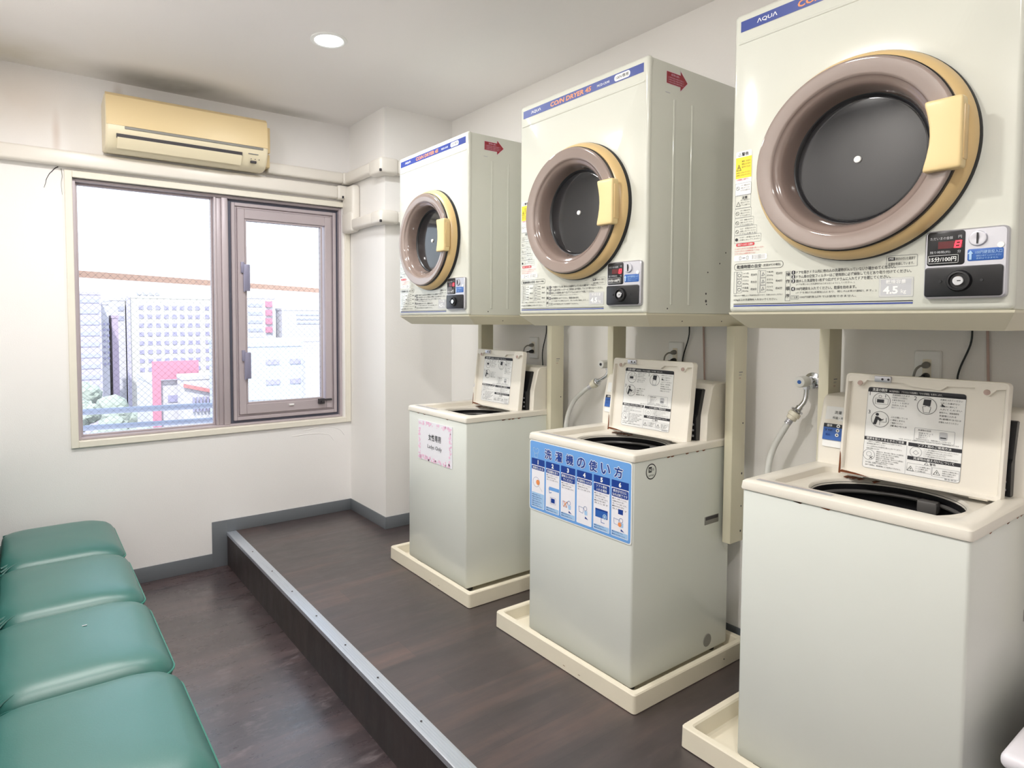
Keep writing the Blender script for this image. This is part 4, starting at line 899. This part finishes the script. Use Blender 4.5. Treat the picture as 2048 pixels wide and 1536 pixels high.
# ------------------------------------------------------------------ taps and hoses
for i, (y, z, s2) in enumerate(((1.168, 1.130, 0), (2.128, 1.138, 1))):
    t = thing('water_tap', ['chrome tap with white and blue handle on the wall between nearest and middle washers', 'chrome tap with white handle on the wall between middle and farthest washers'][i], 'tap', (XR, y, z), 'wall taps')
    b = new_bm(); lathe(b, [(.031, 0), (.030, .004), (.020, .009), (.013, .010)], (0, 0, 0), (-1, 0, 0), 28); part('wall_flange', b, M['chrome'], t)
    b = new_bm(); lathe(b, [(.014, .008), (.014, .034), (.017, .036), (.017, .052)], (0, 0, 0), (-1, 0, 0), 24); part('tap_body', b, M['chrome'], t)
    b = new_bm(); lathe(b, [(.019, .052), (.0205, .056), (.0205, .094), (.018, .099), (.015, .100)], (0, 0, 0), (-1, 0, 0), 16); hd = part('tap_handle', b, M['hose'], t, label='white tap handle')
    b = new_bm(); lathe(b, [(.0075, .099), (.0065, .102)], (0, 0, 0), (-1, 0, 0), 18); part('blue_cap', b, M['mblue'] if i == 0 else M['ink'], hd)
    sp_ = [(-.045, 0, -.010), (-.045, 0, -.040)]
    if i == 0: path = [(-.047, 0, -.012), (-.047, 0, -.050), (-.052, .004, -.075), (-.062, .016, -.098)]; e1 = (-.070, .026, -.118)
    else: path = [(-.047, 0, -.012), (-.047, 0, -.040), (-.052, .012, -.062), (-.060, .045, -.085)]; e1 = (-.064, .072, -.102)
    b = new_bm(); tube(b, path, .0085, 14); lathe(b, [(.0125, 0), (.0125, .012)], (-.047, 0, -.030), (0, 0, 1), 6); part('spout', b, M['chrome'], t)
    d = (Vector(e1)-Vector(path[-1])).normalized(); b = new_bm()
    lathe(b, [(.012, 0), (.012, .012), (.020, .014), (.022, .018), (.020, .022), (.012, .024)], Vector(path[-1])-d*.004, d, 20); part('coupling', b, M['chrome'], t)
    # hose (its own thing)
    W0 = Vector((XR, y, z)); p = W0+Vector(path[-1])+d*.020
    h = thing('water_hose', ['white vinyl hose from the tap, curving down beside the nearest washing machine', 'white vinyl hose from the tap, curving down behind the middle washing machine'][i], 'hose', tuple(p), 'water supply hoses')
    b = new_bm(); lathe(b, [(.013, 0), (.021, .003), (.022, .018), (.018, .020), (.018, .032), (.011, .036)], (0, 0, 0), d, 18)
    part('hose_nut', b, M['cream'], h)
    b = new_bm(); lathe(b, [(.0125, .034), (.0125, .038), (.011, .039), (.0125, .042), (.0125, .046), (.011, .047), (.0125, .050), (.0125, .054)], (0, 0, 0), d, 16); part('hose_clamp', b, M['silver'], h)
    q0 = d*.030
    if i == 0: pts = [q0, q0+Vector((-.008, .022, -.045)), q0+Vector((-.014, .058, -.125)), q0+Vector((-.016, .075, -.22)), q0+Vector((-.010, .072, -.36)), q0+Vector((.0, .045, -.50)), q0+Vector((.004, .0, -.60)), q0+Vector((.006, -.12, -.72)), q0+Vector((.006, -.2, -.78))]
    else: pts = [q0, q0+Vector((-.010, .050, -.035)), q0+Vector((-.018, .115, -.100)), q0+Vector((-.018, .160, -.20)), q0+Vector((-.012, .17, -.34)), q0+Vector((.0, .12, -.52)), q0+Vector((.004, .0, -.66)), q0+Vector((.004, -.12, -.74))]
    b = new_bm(); tube(b, pts, .0112, 14, 8); part('hose_tube', b, M['hose'], h)

# drain hoses behind machines (visible in the gap)
b = new_bm(); tube(b, [(.605, .98, .30), (.612, 1.10, .28), (.612, 1.22, .22), (.60, 1.33, .12), (.612, 1.36, .05)], .0, 4) if False else None
b.free() if b else None

# ------------------------------------------------------------------ lobby chairs (green vinyl)
SCX0, SCX1 = -1.845, -1.335
def chair_row():
    first = None; ys = [3.72, 3.11, 2.50, 1.89, 1.28]
    labs = ['green vinyl lobby seat farthest along the row, by the window wall', 'second green vinyl lobby seat from the window wall', 'third green vinyl lobby seat from the window wall, small white scratch on top', 'fourth green vinyl lobby seat from the window wall, nearest large one in view', 'fifth green vinyl lobby seat, at the near end of the row']
    for i, y in enumerate(ys):
        t = thing('lobby_chair', labs[i], 'chair', (-1.6, y, ZF), 'green vinyl lobby chairs')
        z0 = .40
        b = new_bm(); h = .2985
        def q(xa, xb, hy, z, r, cr=0): 
            lp_ = rrect((xa+xb)/2+1.6, 0, (xb-xa)/2, hy, r, 8, 5)
            return [(a, c, z - cr*(c/.3)**2*.02) for a, c in lp_]
        loops = [q(SCX0+.01, SCX1-.03, h-.02, z0-.045, .05), q(SCX0, SCX1-.010, h-.006, z0-.035, .06), q(SCX0, SCX1-.002, h-.001, z0-.012, .065), q(SCX0, SCX1, h, z0, .07),
                 q(SCX0+.002, SCX1-.004, h-.001, z0+.010, .07), q(SCX0+.004, SCX1-.014, h-.004, z0+.026, .075), q(SCX0+.008, SCX1-.034, h-.014, z0+.045, .08), q(SCX0+.014, SCX1-.065, h-.034, z0+.060, .09), q(SCX0+.025, SCX1-.105, h-.064, z0+.070, .10),
                 q(SCX0+.05, SCX1-.16, h-.105, z0+.0765, .10), q(SCX0+.10, SCX1-.23, h-.17, z0+.081, .08), q(SCX0+.17, SCX1-.27, h-.24, z0+.083, .03)]
        loft(b, loops); seat = part('seat', b, M['greenv'], t, angle=180)
        b = new_bm(); lpp = [(a, c, z0-.002) for a, c in rrect((SCX0+SCX1)/2+1.6, 0, (SCX1-SCX0)/2+.001, h+.0005, .07, 8, 5)]
        tube(b, lpp, .0038, 8, sm=False, closed=True); part('piping', b, M['piping'], seat)
        # gathered folds at the rear corners
        for sgn in (-1, 1):
            for k in range(3):
                b = new_bm(); tube(b, [(SCX0+1.6+.012, sgn*(h-.012-.016*k), z0+.020+.012*k), (SCX0+1.6+.05+.012*k, sgn*(h-.03-.02*k), z0+.050+.006*k), (SCX0+1.6+.10+.015*k, sgn*(h-.05-.025*k), z0+.0635+.003*k)], lambda u: .0045*(1-u)+.001, 6)
                part('fold', b, M['greenv'], seat)
        b = bx(SCX0+1.6+.02, SCX1+1.6-.05, -h+.03, h-.03, z0-.10, z0-.040, .01); part('seat_base', b, M['rubber'], t)
        for (lx, ly) in ((-.20, -.22), (-.20, .22), (.19, -.22), (.19, .22)):
            b = new_bm(); cyl(b, (lx, ly, 0), (lx, ly, z0-.09), .014, .018); part('leg', b, M['chrome'], t)
        b = new_bm()
        def r2(x0, x1, hy, z): return [(x0+(x1-x0)*(.5+.5*math.cos(a)), hy*(1 if abs(math.sin(a)) < .001 else 1), z) for a in ()]
        yy0, yy1 = -.298, .298
        lps = []
        for (ins, xx) in ((.02, -1.935), (0, -1.925), (0, -1.885), (.008, -1.868), (.03, -1.858), (.08, -1.852)):
            lps.append([(xx+1.6-(c-.68)*.05*0, a, c) for a, c in rrect(0, .66, .298-ins, .235-ins, .05, 6, 3)])
        loft(b, lps); part('backrest', b, M['greenv'], t, angle=180)
        for s__ in (-.2, .2):
            b = bx(-1.93+1.6, -1.90+1.6, s__-.02, s__+.02, z0-.08, z0+.12, .004); part('back_bracket', b, M['rubber'], t)
        if i == 2:
            b = bx(.02, .035, .05, .056, z0+.0825, z0+.0835); part('scratch', b, M['pgrey'], seat)
chair_row()

# ------------------------------------------------------------------ white lidded box at the lower right corner
t = thing('storage_box', 'white plastic lidded box at the lower right corner beside the nearest washing machine', 'box', (.30, .18, 0))
b = bx(-.315, .30, -.25, .225, 0, .385, .015, 3); part('box_body', b, M['whitebox'], t)
b = bx(-.325, .31, -.26, .235, .388, .425, .016, 4); part('box_lid', b, M['whitebox'], t)
part('lid_gap', bx(-.31, .295, -.245, .22, .383, .39), M['darkgap'], t)

# ------------------------------------------------------------------ outside
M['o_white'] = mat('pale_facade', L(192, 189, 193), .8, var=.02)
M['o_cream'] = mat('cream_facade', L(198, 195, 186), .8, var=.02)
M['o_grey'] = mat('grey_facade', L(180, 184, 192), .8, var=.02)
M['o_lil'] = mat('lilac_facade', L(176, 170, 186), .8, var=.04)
M['o_win'] = mat('far_window', L(156, 152, 178), .4, var=.08)  # far glass, red signs and trees: haze put into the paled colours
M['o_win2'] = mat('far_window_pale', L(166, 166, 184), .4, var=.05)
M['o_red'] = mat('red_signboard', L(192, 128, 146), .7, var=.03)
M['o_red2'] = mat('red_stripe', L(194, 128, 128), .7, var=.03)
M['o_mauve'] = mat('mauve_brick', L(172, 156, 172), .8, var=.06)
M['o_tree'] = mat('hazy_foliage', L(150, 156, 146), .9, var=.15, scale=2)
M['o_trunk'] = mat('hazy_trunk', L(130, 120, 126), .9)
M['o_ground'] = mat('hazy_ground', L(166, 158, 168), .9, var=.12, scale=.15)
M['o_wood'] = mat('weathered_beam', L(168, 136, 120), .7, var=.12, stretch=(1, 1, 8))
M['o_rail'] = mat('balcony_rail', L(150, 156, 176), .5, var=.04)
GZ = -16
o = part('ground', bx(-120, 220, 12, 420, GZ-.5, GZ), M['o_ground']); o['kind'] = 'structure'
def building(name, label, x0, x1, y0, y1, z1, m, wins=(), wm='o_win', depth=.25, extra=None, cat='building', grp=None):
    t = thing(name, label, cat, ((x0+x1)/2, (y0+y1)/2, GZ), grp or 'city buildings seen through the window')
    ox, oy, oz = (x0+x1)/2, (y0+y1)/2, GZ
    part('walls', bx(x0-ox, x1-ox, y0-oy, y1-oy, 0, z1-oz), M[m], t, smooth=False)
    part('roof', bx(x0-ox-.06, x1-ox+.06, y0-oy-.06, y1-oy+.06, z1-oz, z1-oz+.35), M[m], t, smooth=False)
    me = None
    for (a0, a1, c0, c1) in wins:
        b = new_bm(); box(b, a0-ox, a1-ox, y0-oy-depth*.3, y0-oy+.1, c0-oz, c1-oz); part('window', b, M[wm], t, smooth=False)
    if extra: extra(t, ox, oy, oz)
    return t
# white hotel with a grid of windows (y=110)
xs = [13.6, 14.8, 16.0, 17.2, 18.4, 19.55, 20.75, 21.9, 23.4, 24.6]; rows_ = [3.25, 1.85, .45, -.95, -2.35, -3.75, -5.15, -6.55, -7.95]
def hx(t, ox, oy, oz):
    part('side_stair_wall', bx(11.55-ox, 12.05-ox, -8.3, -7.7, 0, 4.9-oz), M['o_lil'], t, smooth=False)
    part('roof_sign', bx(13.0-ox, 16.6-ox, -6, -5.6, 4.9-oz, 6.1-oz), M['o_white'], t, smooth=False)
    for k in range(4): part('roof_vent', bx(13.3+.9*k-ox, 13.9+.9*k-ox, -6.2, -6.0, 5.3-oz, 5.6-oz), M['o_win2'], t, smooth=False)
building('hotel_building', 'tall white building with a regular grid of small windows, through the left pane', 12.0, 26.2, 110, 126, 4.7, 'o_cream', [(x-.33, x+.33, z-.32, z+.32) for x in xs for z in rows_], 'o_win', extra=hx)
building('tower_building', 'pale tower beside the gridded building, with a lilac vertical strip', 9.6, 11.6, 112, 124, 4.3, 'o_white', [(10.6, 11.4, 2.7, 3.4), (10.6, 11.4, 1.2, 1.9)], 'o_win2')
building('office_building', 'lilac office block with horizontal window bands at the far left of the window', 2.2, 6.35, 90, 102, 4.4, 'o_lil', [(2.4, 6.1, 3.4-1.35*k, 3.9-1.35*k) for k in range(8)], 'o_win2')
building('apartment_building', 'narrow white block with pairs of small windows left of the gridded building', 6.8, 7.65, 95, 104, 3.3, 'o_white', [(7.0+.45*j, 7.25+.45*j, .6-.75*k, .9-.75*k) for k in range(8) for j in range(2)], 'o_win')
building('apartment_building', 'narrow mauve building strip left of the gridded building', 8.0, 8.75, 95, 103, 1.55, 'o_mauve', [], 'o_win')
def rx(t, ox, oy, oz):
    part('signboard', bx(7.35-ox, 11.1-ox, -5.4, -5.1, -3.85-oz, -2.25-oz), M['o_red'], t, smooth=False)
    part('sign_leg', bx(7.35-ox, 8.0-ox, -5.4, -5.1, 0, -3.85-oz), M['o_red'], t, smooth=False)
building('shop_building', 'low building with a large rose red signboard on its roof', 7.5, 11.0, 60, 70, -4.3, 'o_white', [(8.6, 9.4, -5.9, -5.3)], 'o_win', extra=rx)
def sx(t, ox, oy, oz):
    for k in range(8): part('fin', bx(-1.0+.28*k, -.86+.28*k, -1.5, -1.3, -6.4-oz+.0, -5.2-oz), M['o_win'], t, smooth=False)
    b = new_bm(); prism(b, [(-1.7, -4.0-oz), (1.7, -4.9-oz), (1.7, -5.2-oz), (-1.7, -4.3-oz)], lambda a, c, d: (a, d, c), -1.5, -1.3); part('red_stripe', b, M['o_red2'], t, smooth=False)
building('shop_building', 'white building with a sloping red stripe and vertical fins beside the rose red signboard', 9.2, 12.6, 56.5, 59, -3.7, 'o_white', [], 'o_win', extra=sx)
def gx(t, ox, oy, oz): part('side_wing', bx(15.2-ox, 17.2-ox, -5.6, 5, 0, -1.6-oz), M['o_white'], t, smooth=False)
building('warehouse_building', 'pale grey building with two rows of paired windows through the right pane', 10.95, 15.2, 45, 55, -.55, 'o_grey', [(12.5, 13.45, -1.85, -1.5), (14.25, 15.05, -1.85, -1.5), (12.5, 13.5, -3.3, -2.95), (14.25, 15.05, -3.3, -2.95)], 'o_win', extra=gx)
def px(t, ox, oy, oz):
    for k in range(4): part('hanging_sign', bx(29.9-ox, 30.9-ox, -6.3, -6.0, 3.4-1.35*k-oz, 4.3-1.35*k-oz), M['o_red'], t, smooth=False)
building('office_building', 'pale block with stacked pink hanging signs through the right pane', 26.6, 31.4, 100, 112, 4.7, 'o_white', [(27.2, 29.4, 3.4-1.3*k, 3.9-1.3*k) for k in range(5)], 'o_win2', extra=px)
building('office_building', 'wide white building with long horizontal louvres through the right pane', 32.2, 44, 99, 102, 2.9, 'o_white', [(34.6, 39.6, .7+.7*k, .95+.7*k) for k in range(3)], 'o_win2')
building('office_building', 'low pale pink block behind the warehouse through the right pane', 27.5, 45, 84, 92, -1.6, 'o_white', [(26.5+0, 26.6, -3, -2.9)], 'o_mauve')
# trees
me_c = None
rnd = random.Random(3)
def tree(x, y, h, label):
    global me_c
    t = thing('tree', label, 'tree', (x, y, GZ), 'street trees below the window')
    b = new_bm()
    for k in range(5):
        r = rnd.uniform(1.0, 1.6); T = Matrix.Translation((rnd.uniform(-1.2, 1.2), rnd.uniform(-1, 1), h*.8+rnd.uniform(-1.2, .8))) @ Matrix.Diagonal((r, r, r*.85, 1))
        q = bmesh.ops.create_icosphere(b, subdivisions=3, radius=1, matrix=T)
        for v in q['verts']: v.co += Vector((rnd.uniform(-.14, .14), rnd.uniform(-.14, .14), rnd.uniform(-.14, .14)))
    part('foliage', b, M['o_tree'], t); b = new_bm(); cyl(b, (0, 0, 0), (0, 0, h*.8), .22, .12, 8); part('trunk', b, M['o_trunk'], t)
spots = [(1.3, 49, 10.2, 'leftmost nearest pale street tree just above the balcony rail'), (4.7, 53, 9.4, 'second pale street tree from the left above the balcony rail'),
         (1.8, 67, 11.0, 'hazy tree behind the leftmost one, in front of the lilac office block'), (4.6, 63, 9.2, 'small hazy tree beside the leg of the rose red signboard'),
         (6.2, 76, 9.8, 'tall hazy tree in front of the narrow white apartment block'), (3.2, 80, 11.2, 'farthest hazy tree at the foot of the lilac office block')]
for x, y, h, lb in spots: tree(x, y, h, lb)

# balcony rails and beam
b = new_bm(); p0, p1 = Vector((-2.3, 4.84, 1.68)), Vector((1.5, 7.02, 1.68)); d = (p1-p0).normalized(); sd = Vector((-d.y, d.x, 0))*.02; up_ = Vector((0, 0, .024))
loft(b, [[p+sd+up_, p-sd+up_, p-sd-up_, p+sd-up_] for p in (p0, p1)])
o = part('wooden_beam', b, M['o_wood']); tag(o, 'brown weathered beam crossing outside both panes of the window', 'beam')
for z, ya, yb, r, nm in ((.688, 5.42, 5.0, .022, 'upper'), (.600, 5.22, 4.83, .019, 'lower')):
    b = new_bm(); cyl(b, (-2.6, ya, z), (.9, yb-.12, z), r, r, 16)
    o = part('balcony_rail', b, M['o_rail']); tag(o, '%s pale metal rail outside the bottom of the left pane' % nm, 'railing', 'balcony rails')
